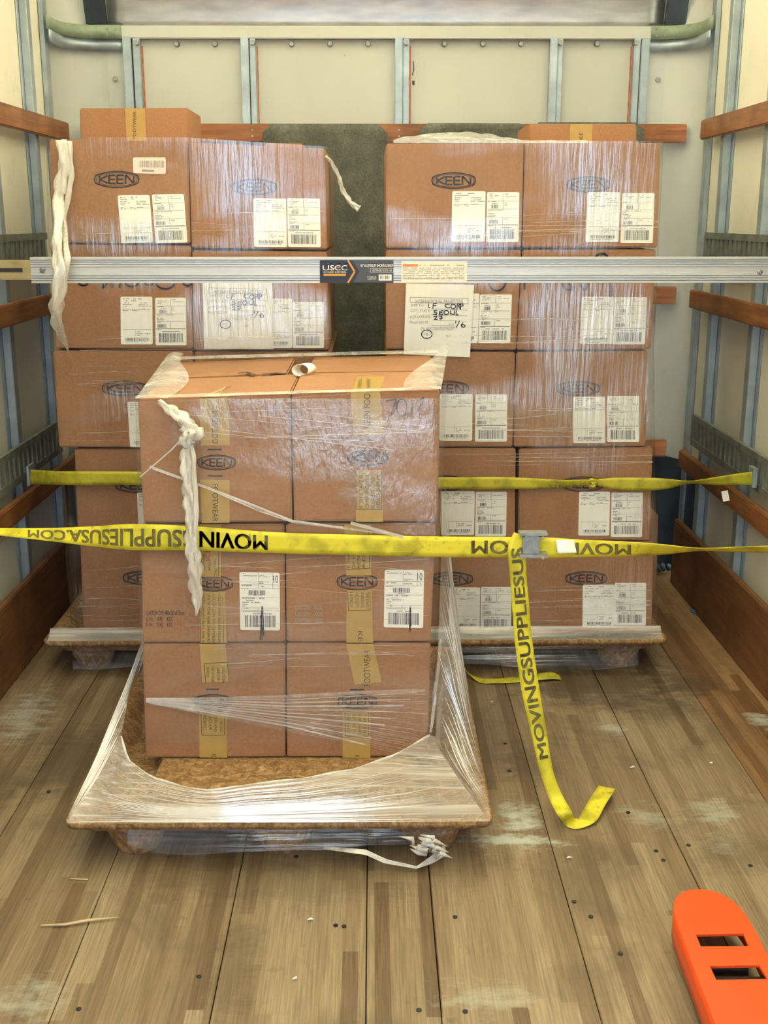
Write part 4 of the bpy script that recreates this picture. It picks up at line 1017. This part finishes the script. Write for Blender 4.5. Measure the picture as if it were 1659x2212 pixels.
m = MB().tube([free(k / 40) for k in range(41)], [.0022 + .0015 * math.sin(k) for k in range(41)], 6); m.build('film_edge', 'film_rope', wF, smooth=True)
# panels closing the front corners of the skirt
fl_ = free(0); frr = free(1)
cA = poly3([fl_, Vector((boxL - .006, DF - .003, zlow(307, 1432)))]); cB = poly3([Vector((x0 + .012, y0 - .003, RIM + .001)), Vector((x0 + .006, y0 + .012, RIM + .002))])
fnC = ruled(cA, cB, .01, .006, 7); MB().grid(fnC, 14, 24).build('film_skirt', 'film_skirt', wF, smooth=True); pleats(fnC, 40, True, 25)
cA = poly3([frr, Vector((boxR + .010, DF - .004, zlow(930, 1590)))]); cB = poly3([Vector((x1 - .012, y0 - .003, RIM + .001)), Vector((x1 - .006, y0 + .012, RIM + .002))])
fnD = ruled(cA, cB, .01, .006, 8); MB().grid(fnD, 14, 24).build('film_skirt', 'film_skirt', wF, smooth=True)
# band below the lip and its torn tail
low_px = [(275, 1822), (330, 1842), (400, 1848), (500, 1842), (620, 1836), (700, 1836), (790, 1826), (880, 1824), (960, 1812)]
lowc = poly3([pt(x, y, y0 + .006) for x, y in low_px])
upc = poly3([Vector((x0 + .15, y0 + .004, RIM - .010)), Vector((x1 - .10, y0 + .004, RIM - .010))])
MB().grid(ruled(upc, lowc, 0, .006, 3), 80, 14).build('film_band', 'film_band', wF, smooth=True)
tail = [(700, 1838, 2.39), (790, 1850, 2.385), (830, 1868, 2.38), (900, 1880, 2.375), (935, 1868, 2.385), (965, 1850, 2.41)]
tc = poly3([pt(x, y, d) + Vector((0, 0, .004)) for x, y, d in tail]); tb = poly3([pt(700, 1828, 2.40), pt(790, 1835, 2.395), pt(835, 1856, 2.385), pt(900, 1871, 2.38), pt(930, 1850, 2.385), pt(960, 1825, 2.41)])
MB().grid(ruled(tc, tb, 0, .004, 6), 40, 6).build('film_tail', 'film_rope', wF, smooth=True)
m = MB()
for k in range(16):                                        # crumpled scraps at the leg
    a = r_.uniform(0, 6.28); c = pt(915 + r_.uniform(-28, 35), 1835 + r_.uniform(-15, 20), 2.385)
    m.tube([c, c + Vector((math.cos(a) * .025, -.008, abs(math.sin(a)) * .02)), c + Vector((math.cos(a + .9) * .04, .0, math.sin(a) * .012 + .01))], [.004, .006, .001], 6)
m.build('film_scraps', 'film_rope', wF, smooth=True)
# knot and hanging rope at the front left
rope(wF, [(343, 866), (375, 890), (405, 915), (415, 940)], [d1 - .014, d1 - .03, d1 - .045, d1 - .05], [.006, .014, .020, .022], 2)
rope(wF, [(415, 920), (422, 935), (405, 950), (410, 962)], [d1 - .05, d1 - .06, d1 - .055, d1 - .05], [.012, .020, .022, .014], 5)
rope(wF, [(412, 945), (402, 990), (405, 1040), (413, 1090), (412, 1140), (415, 1185), (420, 1235), (426, 1285), (424, 1330)], [d1 - .05, d1 - .05, d1 - .05, d1 - .052, d1 - .055, d1 - .06, d1 - .055, d1 - .05, d1 - .05], [.014, .016, .017, .018, .015, .018, .020, .016, .003], 3)
rope(wF, [(408, 930), (418, 990), (424, 1080), (422, 1150), (424, 1220)], [d1 - .055, d1 - .062, d1 - .066, d1 - .066, d1 - .06], [.004, .006, .006, .007, .003], 7)
ms = MB()
mc = MB(); strand(mc, [(303, 1030), (370, 972), (400, 940)], d1 - .02, 2.8)
strand(mc, [(325, 1008), (440, 1050), (540, 1088), (632, 1125), (740, 1140)], d1 - .018, 4); strand(mc, [(330, 1013), (450, 1056), (560, 1104), (632, 1128)], d1 - .018, 2.5); strand(mc, [(760, 1130), (870, 1160)], d1 - .018, 7)
for k_ in range(9): strand(mc, [(316, 1508 + k_), (620, 1512 + 7 * k_), (900 - 14 * k_, 1496 + 14 * k_)], DF - .0145, 1.2 + .9 * (k_ % 3))
mc.build('film_cord', 'film_cord', wF)
for k in range(14):
    f = k / 13; strand(ms, [(325 + 6 * f, 1008 + 5 * f), (440 + 20 * f, 1050 + 10 * f), (632, 1124 + 5 * f), (790 + 80 * f, 1146 + 12 * f)], d1 - .017, 1.1 + 1.8 * (k % 4 == 0))
for k in range(34):                                        # fan of pleats across the bottom cartons
    f = k / 33; ys = 1508 + 12 * f; ye = 1488 + 150 * f ** 1.2
    xe = 925 - 40 * r_.random()
    pts = [(316 + 8 * f, ys), (470, ys + (ye - ys) * .22 + 3), (620, ys + (ye - ys) * .48 + 3), (790, ys + (ye - ys) * .76), (xe, ye)]
    strand(ms, pts, DF - .014, r_.choice([.6, .8, 1.0, 1.6, 2.4]))
for k in range(46):
    a = r_.uniform(310, 800); y = r_.choice([r_.uniform(862, 905), r_.uniform(925, 960), r_.uniform(1200, 1380), r_.uniform(1215, 1260), r_.uniform(1390, 1450)]); b = min(a + r_.uniform(90, 420), 925)
    sl = r_.uniform(-.12, .12); strand(ms, [(a, y), ((a + b) / 2, y + sl * (b - a) / 2 + r_.uniform(-2, 2)), (b, y + sl * (b - a))], DF - .016, r_.choice([.5, .7, .9, 1.3]))
o = ms.build('film_pleats', 'film_fold', wF); o['kind'] = 'stuff'
# thick pleat down the right front edge
rope(wF, [(930, 1582), (938, 1520), (945, 1450), (952, 1380)], [DF - .02, DF - .01, DF + .02, DF + .05], [.004, .006, .006, .003], 9, 'film_fold_cord', 'film_skirt')

# ================================================================ STRAPS
class Ribbon:
    def __init__(s, a, b):                                 # two edges as lists of points
        s.a, s.b = [Vector(p) for p in a], [Vector(p) for p in b]
        # smooth by Catmull-Rom
        def cr(P):
            out = []; n = len(P)
            for i in range(n - 1):
                p0, p1, p2, p3 = P[max(i - 1, 0)], P[i], P[i + 1], P[min(i + 2, n - 1)]
                for k in range(8):
                    t = k / 8; out.append(.5 * ((2 * p1) + (p2 - p0) * t + (2 * p0 - 5 * p1 + 4 * p2 - p3) * t * t + (3 * p1 - p0 - 3 * p2 + p3) * t ** 3))
            out.append(P[-1]); return out
        s.a, s.b = cr(s.a), cr(s.b); s.L = [0.0]
        for i in range(len(s.a) - 1):
            s.L.append(s.L[-1] + (((s.a[i + 1] + s.b[i + 1]) - (s.a[i] + s.b[i])) / 2).length)
    def at(s, d, t, off=0.0):                              # d = metres along, t = 0 (edge a) .. 1 (edge b)
        d = min(max(d, 0), s.L[-1]); i = max(k for k in range(len(s.L) - 1) if s.L[k] <= d + 1e-9)
        f = (d - s.L[i]) / max(1e-6, s.L[i + 1] - s.L[i])
        a, b = s.a[i].lerp(s.a[i + 1], f), s.b[i].lerp(s.b[i + 1], f)
        p = a.lerp(b, t)
        if off:
            n = (s.a[i + 1] - s.a[i]).cross(b - a)
            if n.length > 0:
                n.normalize()
                if n.dot(p - Vector((0, 0, CAM_H))) > 0: n = -n
                p = p + n * off
        return p
    def where(s, x):                                       # length at which the middle reaches world x
        return min(range(len(s.L)), key=lambda i: abs((s.a[i].x + s.b[i].x) / 2 - x)) and s.L[min(range(len(s.L)), key=lambda i: abs((s.a[i].x + s.b[i].x) / 2 - x))]
    def build(s, name, mat, parent):
        m = MB(); n = len(s.a)
        m.grid(lambda u, v: s.a[round(u * (n - 1))].lerp(s.b[round(u * (n - 1))], v), n - 1, 4)
        return m.build(name, mat, parent, solid=.0014, smooth=True)
def edges(st):                                             # stations: x, ytop, ybot, Dtop, Dbot
    return [pt(x, a, d1_) for x, a, b, d1_, d2_ in st], [pt(x, b, d2_) for x, a, b, d1_, d2_ in st]

dS = d1 - .075                                             # front strap stands off the rope of film a little
strap_f = thing('ratchet_strap', (0, dS, 0.74), 'bright yellow lettered strap across the front stack, its tail hanging to the floor', 'strap', 'yellow tie-down straps')
strap_f.name = 'cargo_strap'; ORG['cargo_strap'] = Vector((0, dS, 0.74))
dS = d1 - .016
st = [(-150, 1137, 1146, 2.94, 2.90), (-60, 1140, 1150, 2.90, 2.86), (0, 1141, 1157, 2.86, 2.83), (100, 1141, 1168, 2.80, 2.77), (200, 1137, 1180, 2.735, 2.72), (285, 1132, 1188, dS, dS), (420, 1137, 1189, dS, dS), (600, 1150, 1195, dS, dS), (800, 1156, 1200, dS, dS), (945, 1159, 1203, dS, dS), (1080, 1160, 1204, dS + .003, dS + .003), (1140, 1160, 1205, dS + .004, dS + .004), (1200, 1162, 1205, dS + .006, dS + .006), (1260, 1166, 1203, dS + .01, dS + .01), (1350, 1170, 1202, dS + .006, dS + .020), (1430, 1176, 1198, dS - .005, dS + .03), (1510, 1184, 1190, dS - .01, dS + .035), (1590, 1182, 1192, dS - .01, dS + .04), (1670, 1179, 1194, dS, dS + .04), (1760, 1176, 1197, dS + .02, dS + .04), (1850, 1172, 1200, 2.72, 2.735)]
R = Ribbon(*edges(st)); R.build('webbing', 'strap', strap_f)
def s180(R, txt, xr, xl, D, mb, t0=.2, t1=.82, bold=0.0):  # upside-down lettering from xr leftwards
    s0, s1 = R.where(pt(xr, 1170, D).x), R.where(pt(xl, 1170, D).x)
    for da, db in ((0, 0), (.003, 0), (0, .03), (.003, .03)):
        put_text(mb, txt, lambda a, b: R.at(s0 + (s1 - s0) * a + da, t0 + (t1 - t0) * b + db, .0014), bold)
for txt, xr, xl, t1 in (('MOVINGSUPPLIESUSA.COM', 584, 35, .84), ('COM', 1131, 1026, .80), ('MOVI', 1366, 1248, .84)):
    m = MB(); s180(R, txt, xr, xl, dS, m, .16, t1); m.build('lettering', 'strap_ink', strap_f)
# hanging tail
tail_px = [((1110, 1150), (1140, 1158), dS - .004), ((1097, 1185), (1138, 1180), dS - .010), ((1101, 1240), (1137, 1237), dS - .014), ((1106, 1310), (1143, 1306), dS - .02), ((1111, 1375), (1148, 1370), dS - .025), ((1119, 1440), (1157, 1434), dS - .03), ((1128, 1500), (1166, 1494), dS - .035), ((1146, 1578), (1179, 1570), dS - .045), ((1160, 1640), (1189, 1634), dS - .055), ((1172, 1686), (1199, 1680), dS - .065), ((1188, 1729), (1217, 1722), dS - .075)]
A = [pt(*p, d) for p, q, d in tail_px]; B = [pt(*q, d) for p, q, d in tail_px]
A += [onz(1204, 1760, .045), onz(1222, 1784, .006), onz(1250, 1790, .003), onz(1287, 1774, .010), onz(1308, 1738, .018), onz(1330, 1704, .026)]
B += [onz(1236, 1755, .050), onz(1240, 1766, .020), onz(1247, 1768, .010), onz(1250, 1767, .010), onz(1271, 1731, .018), onz(1293, 1697, .026)]
RT = Ribbon(A, B); RT.build('strap_tail', 'strap', strap_f)
m = MB()
def tail_len(y):
    k = min(range(len(RT.L)), key=lambda i: abs((RT.a[i] - pt(0, y, RT.a[i].y)).z) if i < 90 else 9); return RT.L[k]
sA, sB = tail_len(1648), tail_len(1186)
for da, db in ((0, 0), (.003, 0), (0, .04), (.003, .04)): put_text(m, 'MOVINGSUPPLIESUS', lambda a, b: RT.at(sA + (sB - sA) * a + da, .80 - .62 * b + db, .0014))
m.build('tail_lettering', 'strap_ink', strap_f)
# cam buckle
DBk = dS - .022
def pbox(m, x0, y0, x1, y1, d0, d1_):
    a, b = pt(x0, y0, d0), pt(x1, y1, d0); m.box(a.x, b.x, d0, d1_, b.z, a.z)
m = MB(); pbox(m, 1131, 1158, 1165, 1199, DBk - .004, DBk + .016)
bk_ = m.build('buckle_lever', 'buckle', strap_f, bevel=.003)
m = MB()
for y0_, y1_ in ((1153, 1158), (1199, 1206)): pbox(m, 1122, y0_, 1184, y1_, DBk - .010, DBk + .024)
m.build('buckle_frame', 'buckle', strap_f, bevel=.0015)
m = MB(); pbox(m, 1136, 1163, 1142, 1196, DBk - .007, DBk - .003); pbox(m, 1148, 1165, 1163, 1194, DBk - .006, DBk - .003); m.build('buckle_rib', 'buckle', bk_, bevel=.001)
for y in (1162, 1207):
    c = pt(1173, y - (2 if y > 1200 else -1), DBk - .012); MB().tube([c, c + Vector((0, .004, 0))], .004, 10).build('rivet', 'zinc', strap_f)
m = MB(); q = [(1200, 1167), (1240, 1167), (1245, 1193), (1204, 1195)]
P = face(dS - .004, 0); m.grid(lambda u, v: P((1200 + 40 * u) * (1 - v) + (1204 + 41 * u) * v, (1166 + 1 * u) * (1 - v) + (1194 - u) * v) + Vector((0, -.006 * v * v, 0)), 6, 6)
m.build('strap_tag', 'white_plastic', strap_f, solid=.0005, smooth=True)

# rear strap
dA = DR - .026
strap_r = thing('cargo_strap', (0, dA, .9), 'dull yellow strap across the rear stacks behind the front stack, knotted at right', 'strap', 'yellow tie-down straps')
st = [(62, 1014, 1046, 3.72, 3.72), (110, 1017, 1047, 3.66, 3.66), (165, 1018, 1048, dA, dA), (302, 1019, 1048, dA, dA), (600, 1025, 1054, dA, dA), (950, 1031, 1056, dA, dA), (1060, 1030, 1057, dA, dA), (1150, 1033, 1056, dA, dA), (1220, 1037, 1054, dA - .006, dA + .006), (1278, 1036, 1048, dA - .008, dA), (1330, 1032, 1057, dA, dA), (1390, 1032, 1060, dA - .005, dA), (1440, 1034, 1056, dA - .008, dA), (1490, 1039, 1045, dA - .012, dA + .012), (1550, 1030, 1048, dA - .01, dA + .01), (1600, 1022, 1047, dA + .01, dA + .01), (1631, 1019, 1049, dA + .04, dA + .04)]
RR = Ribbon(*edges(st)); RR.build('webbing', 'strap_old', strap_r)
rope(strap_r, [(1268, 1046), (1276, 1038), (1284, 1042), (1280, 1049), (1270, 1048)], [dA - .012, dA - .02, dA - .016, dA - .02, dA - .012], [.006, .010, .012, .010, .005], 3, 'knot', 'strap_old')
m = MB(); pbox(m, 56, 1008, 64, 1050, 3.69, 3.76); m.build('track_hook', 'galv', strap_r, bevel=.001)
m = MB(); pbox(m, 1628, 1012, 1634, 1054, dA + .02, dA + .07); m.build('track_hook', 'galv', strap_r, bevel=.001)
P = face(dA + .03, 0); m = MB(); m.grid(lambda u, v: P(1558 + 14 * u + 4 * v, 1062 - 3 * u + 22 * v), 3, 4); m.build('strap_tag', 'white_plastic', strap_r, solid=.0006)
m = MB()
s0, s1 = RR.where(pt(1290, 1045, dA).x), RR.where(pt(1190, 1045, dA).x)
put_text(m, 'MOVING', lambda a, b: RR.at(s0 + (s1 - s0) * a, .55 + .4 * b, .0014)); m.build('lettering', 'strap_ink', strap_r)
# loose strap on the floor
A = [pt(976, 1372, 3.517), pt(983, 1410, 3.517), onz(1003, 1446, .03), onz(1030, 1462, .004), onz(1065, 1466, .008), onz(1100, 1463, .003), onz(1150, 1457, .012), onz(1190, 1452, .016), onz(1208, 1459, .010)]
B = [pt(980, 1375, 3.54), pt(990, 1413, 3.54), onz(1010, 1452, .02), onz(1035, 1474, .003), onz(1065, 1476, .004), onz(1105, 1475, .002), onz(1150, 1470, .006), onz(1190, 1467, .008), onz(1212, 1468, .004)]
lo = Ribbon(A, B).build('cargo_strap', 'strap_old', None); tag(lo, 'short yellow strap end lying on the floor before the right rear pallet', 'strap', 'yellow tie-down straps')

# ================================================================ SHORING BEAM
dB_ = 3.30
ca = pt(866, 582, dB_)
bm_root = thing('shoring_beam', (ca.x, dB_ + .025, pt(866, 610, dB_).z), 'silver aluminium shoring beam across both rear stacks with a black and orange decal', 'beam')
zt_, zb_ = pt(866, 556, dB_).z, pt(866, 611, dB_).z; bx0, bx1 = pt(66, 582, dB_).x, pt(1668, 582, dB_).x
hh = zt_ - zb_
prof = [(0, .0), (.0, .085), (.006, .095), (.006, .115), (0, .125), (0, .16), (.006, .17), (.006, .19), (0, .20), (0, .25), (.006, .26), (.006, .28), (0, .29), (0, .36), (.003, .38), (.003, .60), (0, .62), (0, .70), (.006, .71), (.006, .73), (0, .74), (0, .79), (.006, .80), (.006, .82), (0, .83), (0, .89), (.006, .90), (.006, .915), (0, .925), (0, 1.0)]
P2 = [(dB_ + d, zt_ - f * hh) for d, f in prof] + [(dB_ + .05, zb_), (dB_ + .05, zt_)]
n = len(P2); m = MB(); m.add([(bx0, y, z) for y, z in P2] + [(bx1, y, z) for y, z in P2], [tuple(range(n)), tuple(range(2 * n - 1, n - 1, -1))] + [((i + 1) % n, i, i + n, (i + 1) % n + n) for i in range(n)])
m.build('extrusion', 'alu', bm_root, recalc=True)
for xa_, xb_ in ((XL + .066, bx0 + .05), (bx1 - .05, XR - .066)):
    m = MB().box(xa_, xb_, dB_ + .008, dB_ + .042, zb_ + .008, zt_ - .008); e = m.build('end_fitting', 'zinc', bm_root, bevel=.003)
    xm = xb_ - .11 if xa_ < 0 else xa_ + .11
    MB().box(xm - .035, xm + .035, dB_ + .0065, dB_ + .0085, (zb_ + zt_) / 2 - .006, (zb_ + zt_) / 2 + .006).build('spring_slot_shade', 'hole_shade', e)
for x, y in ((92, 583), (1641, 588)):
    c = pt(x, y, dB_ + .002); MB().tube([c + Vector((0, -.005, 0)), c + Vector((0, -.003, 0)), c + Vector((0, .006, 0))], [.004, .008, .008], 12).build('rivet', 'bolt', bm_root)
P = face(dB_, .0006)
m = MB(); rect(m, P, 691, 562, 850, 612 - 1); dec = m.build('decal', 'decal_black', bm_root, solid=.0004)
P = face(dB_, .0014)
m = MB(); m.add([P(762, 562), P(850, 562), P(850, 610), P(764, 610), P(776, 587)], [(0, 4, 3, 2, 1)]); m.build('decal_field', 'decal_grey', dec)
P = face(dB_, .0020)
m = MB(); stroke(m, [(752, 563), (766, 587), (752, 610)], 3.5, P); rect(m, P, 699, 591.5, 747, 596); stroke(m, [(706, 583), (735, 577)], 1.2, P); m.build('decal_orange', 'orange_ink', dec)
m = MB()
text_px(m, 'US', P, 697, 573, 722, 584, 0, .0); text_px(m, 'CC', P, 723, 573, 750, 584, 0, .0); text_px(m, 'US CARGO CONTROL', P, 698, 586, 748, 589.5)
text_px(m, '85" ALUMINUM SHORING BEAM', P, 779, 570, 849, 577, 0, 0)
rect(m, P, 818, 593, 846, 606); text_px(m, 'E-TRACK', P, 794, 597, 813, 600.5); text_px(m, 'CAPACITY', P, 794, 601.5, 813, 604.5)
stroke(m, [(800, 580), (850, 580), (850, 588), (800, 588), (800, 580)], .6, P); text_px(m, 'EXTENDS 92 TO 103', P, 805, 582, 846, 586)
m.build('decal_white', 'white_ink', dec)
P3 = face(dB_, .0024); m = MB(); barcode(m, P3, 821, 595, 843, 603, 9, 18); m.build('decal_print', 'print', dec)
P = face(dB_, .0006); m = MB(); rect(m, P, 867, 565, 1009, 610); d2_ = m.build('warning_label', 'decal_cream', bm_root, solid=.0004)
P = face(dB_, .0014); m = MB(); rect(m, P, 870, 570, 903, 576); m.build('orange_strip', 'orange_ink', d2_)
m = MB(); P = face(dB_, .0018); text_px(m, 'WARNING', P, 874, 571, 900, 575, 0, 0); 
for y in (573, 579, 583, 587, 591, 595, 599, 602): dashes(m, P, 905 if y == 573 else 871, 1003, y, 1.3, y, .75)
m.build('warning_print', 'print_grey', d2_)

# ================================================================ PALLET JACK FORK
zf = .088
jack = thing('pallet_jack', onz(1580, 2100, 0), 'bright orange pallet jack fork with two slots, on the floor at bottom right', 'pallet jack')
out_px = [(1457, 1962), (1459, 1945), (1468, 1932), (1485, 1924), (1508, 1921), (1532, 1923), (1555, 1930), (1577, 1942), (1597, 1959), (1612, 1979), (1636, 2020)]
lf_px = [(1461, 1985), (1478, 2032), (1502, 2095)]
outl = [onz(x, y, zf) for x, y in out_px]; lft = [onz(x, y, zf) for x, y in lf_px]
dirL = (lft[-1] - lft[0]).normalized(); dirR = (onz(1661, 2078, zf) - onz(1612, 1979, zf)).normalized()
dd = (dirL + dirR).normalized()
far_l = lft[-1] + dd * .62; far_r = outl[-1] + dd * .76
loop = outl + [far_r, far_l] + lft[::-1]
def curve_plate(name, loops, z, thick, mat, parent, bev=.002):
    cu = bpy.data.curves.new(name, 'CURVE'); cu.dimensions = '2D'; cu.fill_mode = 'BOTH'; cu.extrude = thick / 2; cu.bevel_depth = bev; cu.bevel_resolution = 2
    for lp in loops:
        sp = cu.splines.new('POLY'); sp.points.add(len(lp) - 1); sp.use_cyclic_u = True
        for p, v in zip(sp.points, lp): p.co = (v.x, v.y, 0, 1)
    ob = bpy.data.objects.new(name, cu); COL.objects.link(ob); me = bpy.data.meshes.new_from_object(ob)
    m = MB(); m.add([v.co + Vector((0, 0, z)) for v in me.vertices], [tuple(p.vertices) for p in me.polygons])
    bpy.data.objects.remove(ob); bpy.data.curves.remove(cu); bpy.data.meshes.remove(me)
    return m.build(name, mat, parent)
slots = [[(1501, 2016), (1607, 2014), (1620, 2044), (1513, 2045)], [(1531, 2084), (1641, 2082), (1661, 2115), (1546, 2117)]]
curve_plate('fork_plate', [loop] + [[onz(x, y, zf) for x, y in s] for s in slots], zf - .004, .004, 'orange', jack)
sk = MB(); L2 = [far_l] + lft[::-1] + outl + [far_r]
L2 = [far_l, lft[-1], lft[-2], lft[0]] + outl + [far_r]
nn = len(L2)
def skirt(u, v):
    i = u * (nn - 1); k = min(int(i), nn - 2); p = L2[k].lerp(L2[k + 1], i - k); ctr = (far_l + far_r) / 2
    tip = 1.0 if (3 <= i <= nn - 2) else 1.0
    drop = .062
    return Vector((p.x, p.y, zf - .003 - v * drop)) + (Vector((0, 0, 0)) if v < .5 else Vector((0, 0, 0)))
sk.grid(skirt, (nn - 1) * 4, 3); sk.build('fork_skirt', 'orange', jack, solid=.005, smooth=True)
c1, c2 = onz(1560, 2105, .05), onz(1660, 2100, .05)
ax = (c2 - c1).normalized()
def local(s): 
    ctr = sum((onz(x, y, zf) for x, y in s), Vector()) / 4; return ctr
for s, z, r in ((slots[0], .020, .012), (slots[1], .036, .034)):
    c = local(s); c.z = z; perp = Vector((-dd.y, dd.x, 0))
    MB().tube([c - perp * .055, c + perp * .055], r, 16).build('roller', 'black_rubber', jack, smooth=False)
for off in (.0, ):
    c = local(slots[1]); perp = Vector((-dd.y, dd.x, 0))
    for sgn in (-1, 1):
        a = c + perp * .058 * sgn; m = MB(); e1 = a - dd * .03; e2 = a + dd * .25
        m.hexa([(e1.x - .003, e1.y, .06), (e1.x + .003, e1.y, .06), (e1.x + .003, e1.y, .01), (e1.x - .003, e1.y, .01)], [(e2.x - .003, e2.y, .075), (e2.x + .003, e2.y, .075), (e2.x + .003, e2.y, .03), (e2.x - .003, e2.y, .03)])
        m.build('roller_bracket', 'dark_metal', jack)

# ================================================================ LITTER ON THE FLOOR
def litter(name, mat, pts, r, label, cat, n=6):
    return tag(MB().tube(pts, r, n).build(name, mat), label, cat)
litter('wood_splinter', 'splinter', [onz(88, 1999, .004), onz(140, 1997, .005), onz(190, 1988, .007), onz(257, 1981, .006)], [.0015, .003, .0035, .001], 'long pale wood splinter on the floor at lower left', 'splinter')
litter('wood_splinter', 'splinter', [onz(152, 1898, .003), onz(190, 1900, .003)], [.001, .0022], 'short pale splinter on the floor left of the front pallet', 'splinter')
litter('white_rod', 'white_plastic', [onz(1621, 1437, .008), onz(1659, 1482, .008), onz(1680, 1507, .008)], .006, 'thin white rod on the floor along the right kick board', 'rod', 8)
m = MB(); c = onz(1508, 1322, 0); m.lathe(c + Vector((0, 0, .001)), [(.03, 0), (.032, .004), (.02, .007)], 9); tag(m.build('plastic_scrap', 'blue'), 'dark blue plastic scrap on the floor by the right kick board', 'scrap')
m = MB()
c = onz(1432, 1246, 0)
for k in range(5): m.tube([c + Vector((.02 * k - .03, .01 * k, .02)), c + Vector((.03 * k - .06, .03, .055 - .006 * k)), c + Vector((.03 * k - .05, .07, .02))], [.008, .014, .006], 7)
tag(m.build('film_litter', 'dark_metal', smooth=True), 'crumpled dark litter on the floor beyond the right rear stack', 'litter')
cr = random.Random(5)
for x, y, lab in [(664, 1987, 'pale chip on the floor in front of the middle of the front pallet'), (1361, 1658, 'pale chip on the floor right of the folded strap end'), (1224, 1853, 'pale chip on the floor just in front of the folded strap end'),
                  (632, 2115, 'pale chip on the floor nearest the camera, left of the middle'), (1532, 1648, 'pale chip on the floor near the reddish plank'), (1059, 1516, 'pale chip on the floor by the front pallet, next to the loose strap')]:
    c = onz(x, y, .003); m = MB().tube([c, c + Vector((cr.uniform(.004, .010), cr.uniform(-.004, .004), .002)), c + Vector((cr.uniform(.008, .014), .002, 0))], [.001, .0025, .001], 6)
    tag(m.build('paint_chip', 'white_plastic'), lab, 'chip', 'pale chips on the floor')
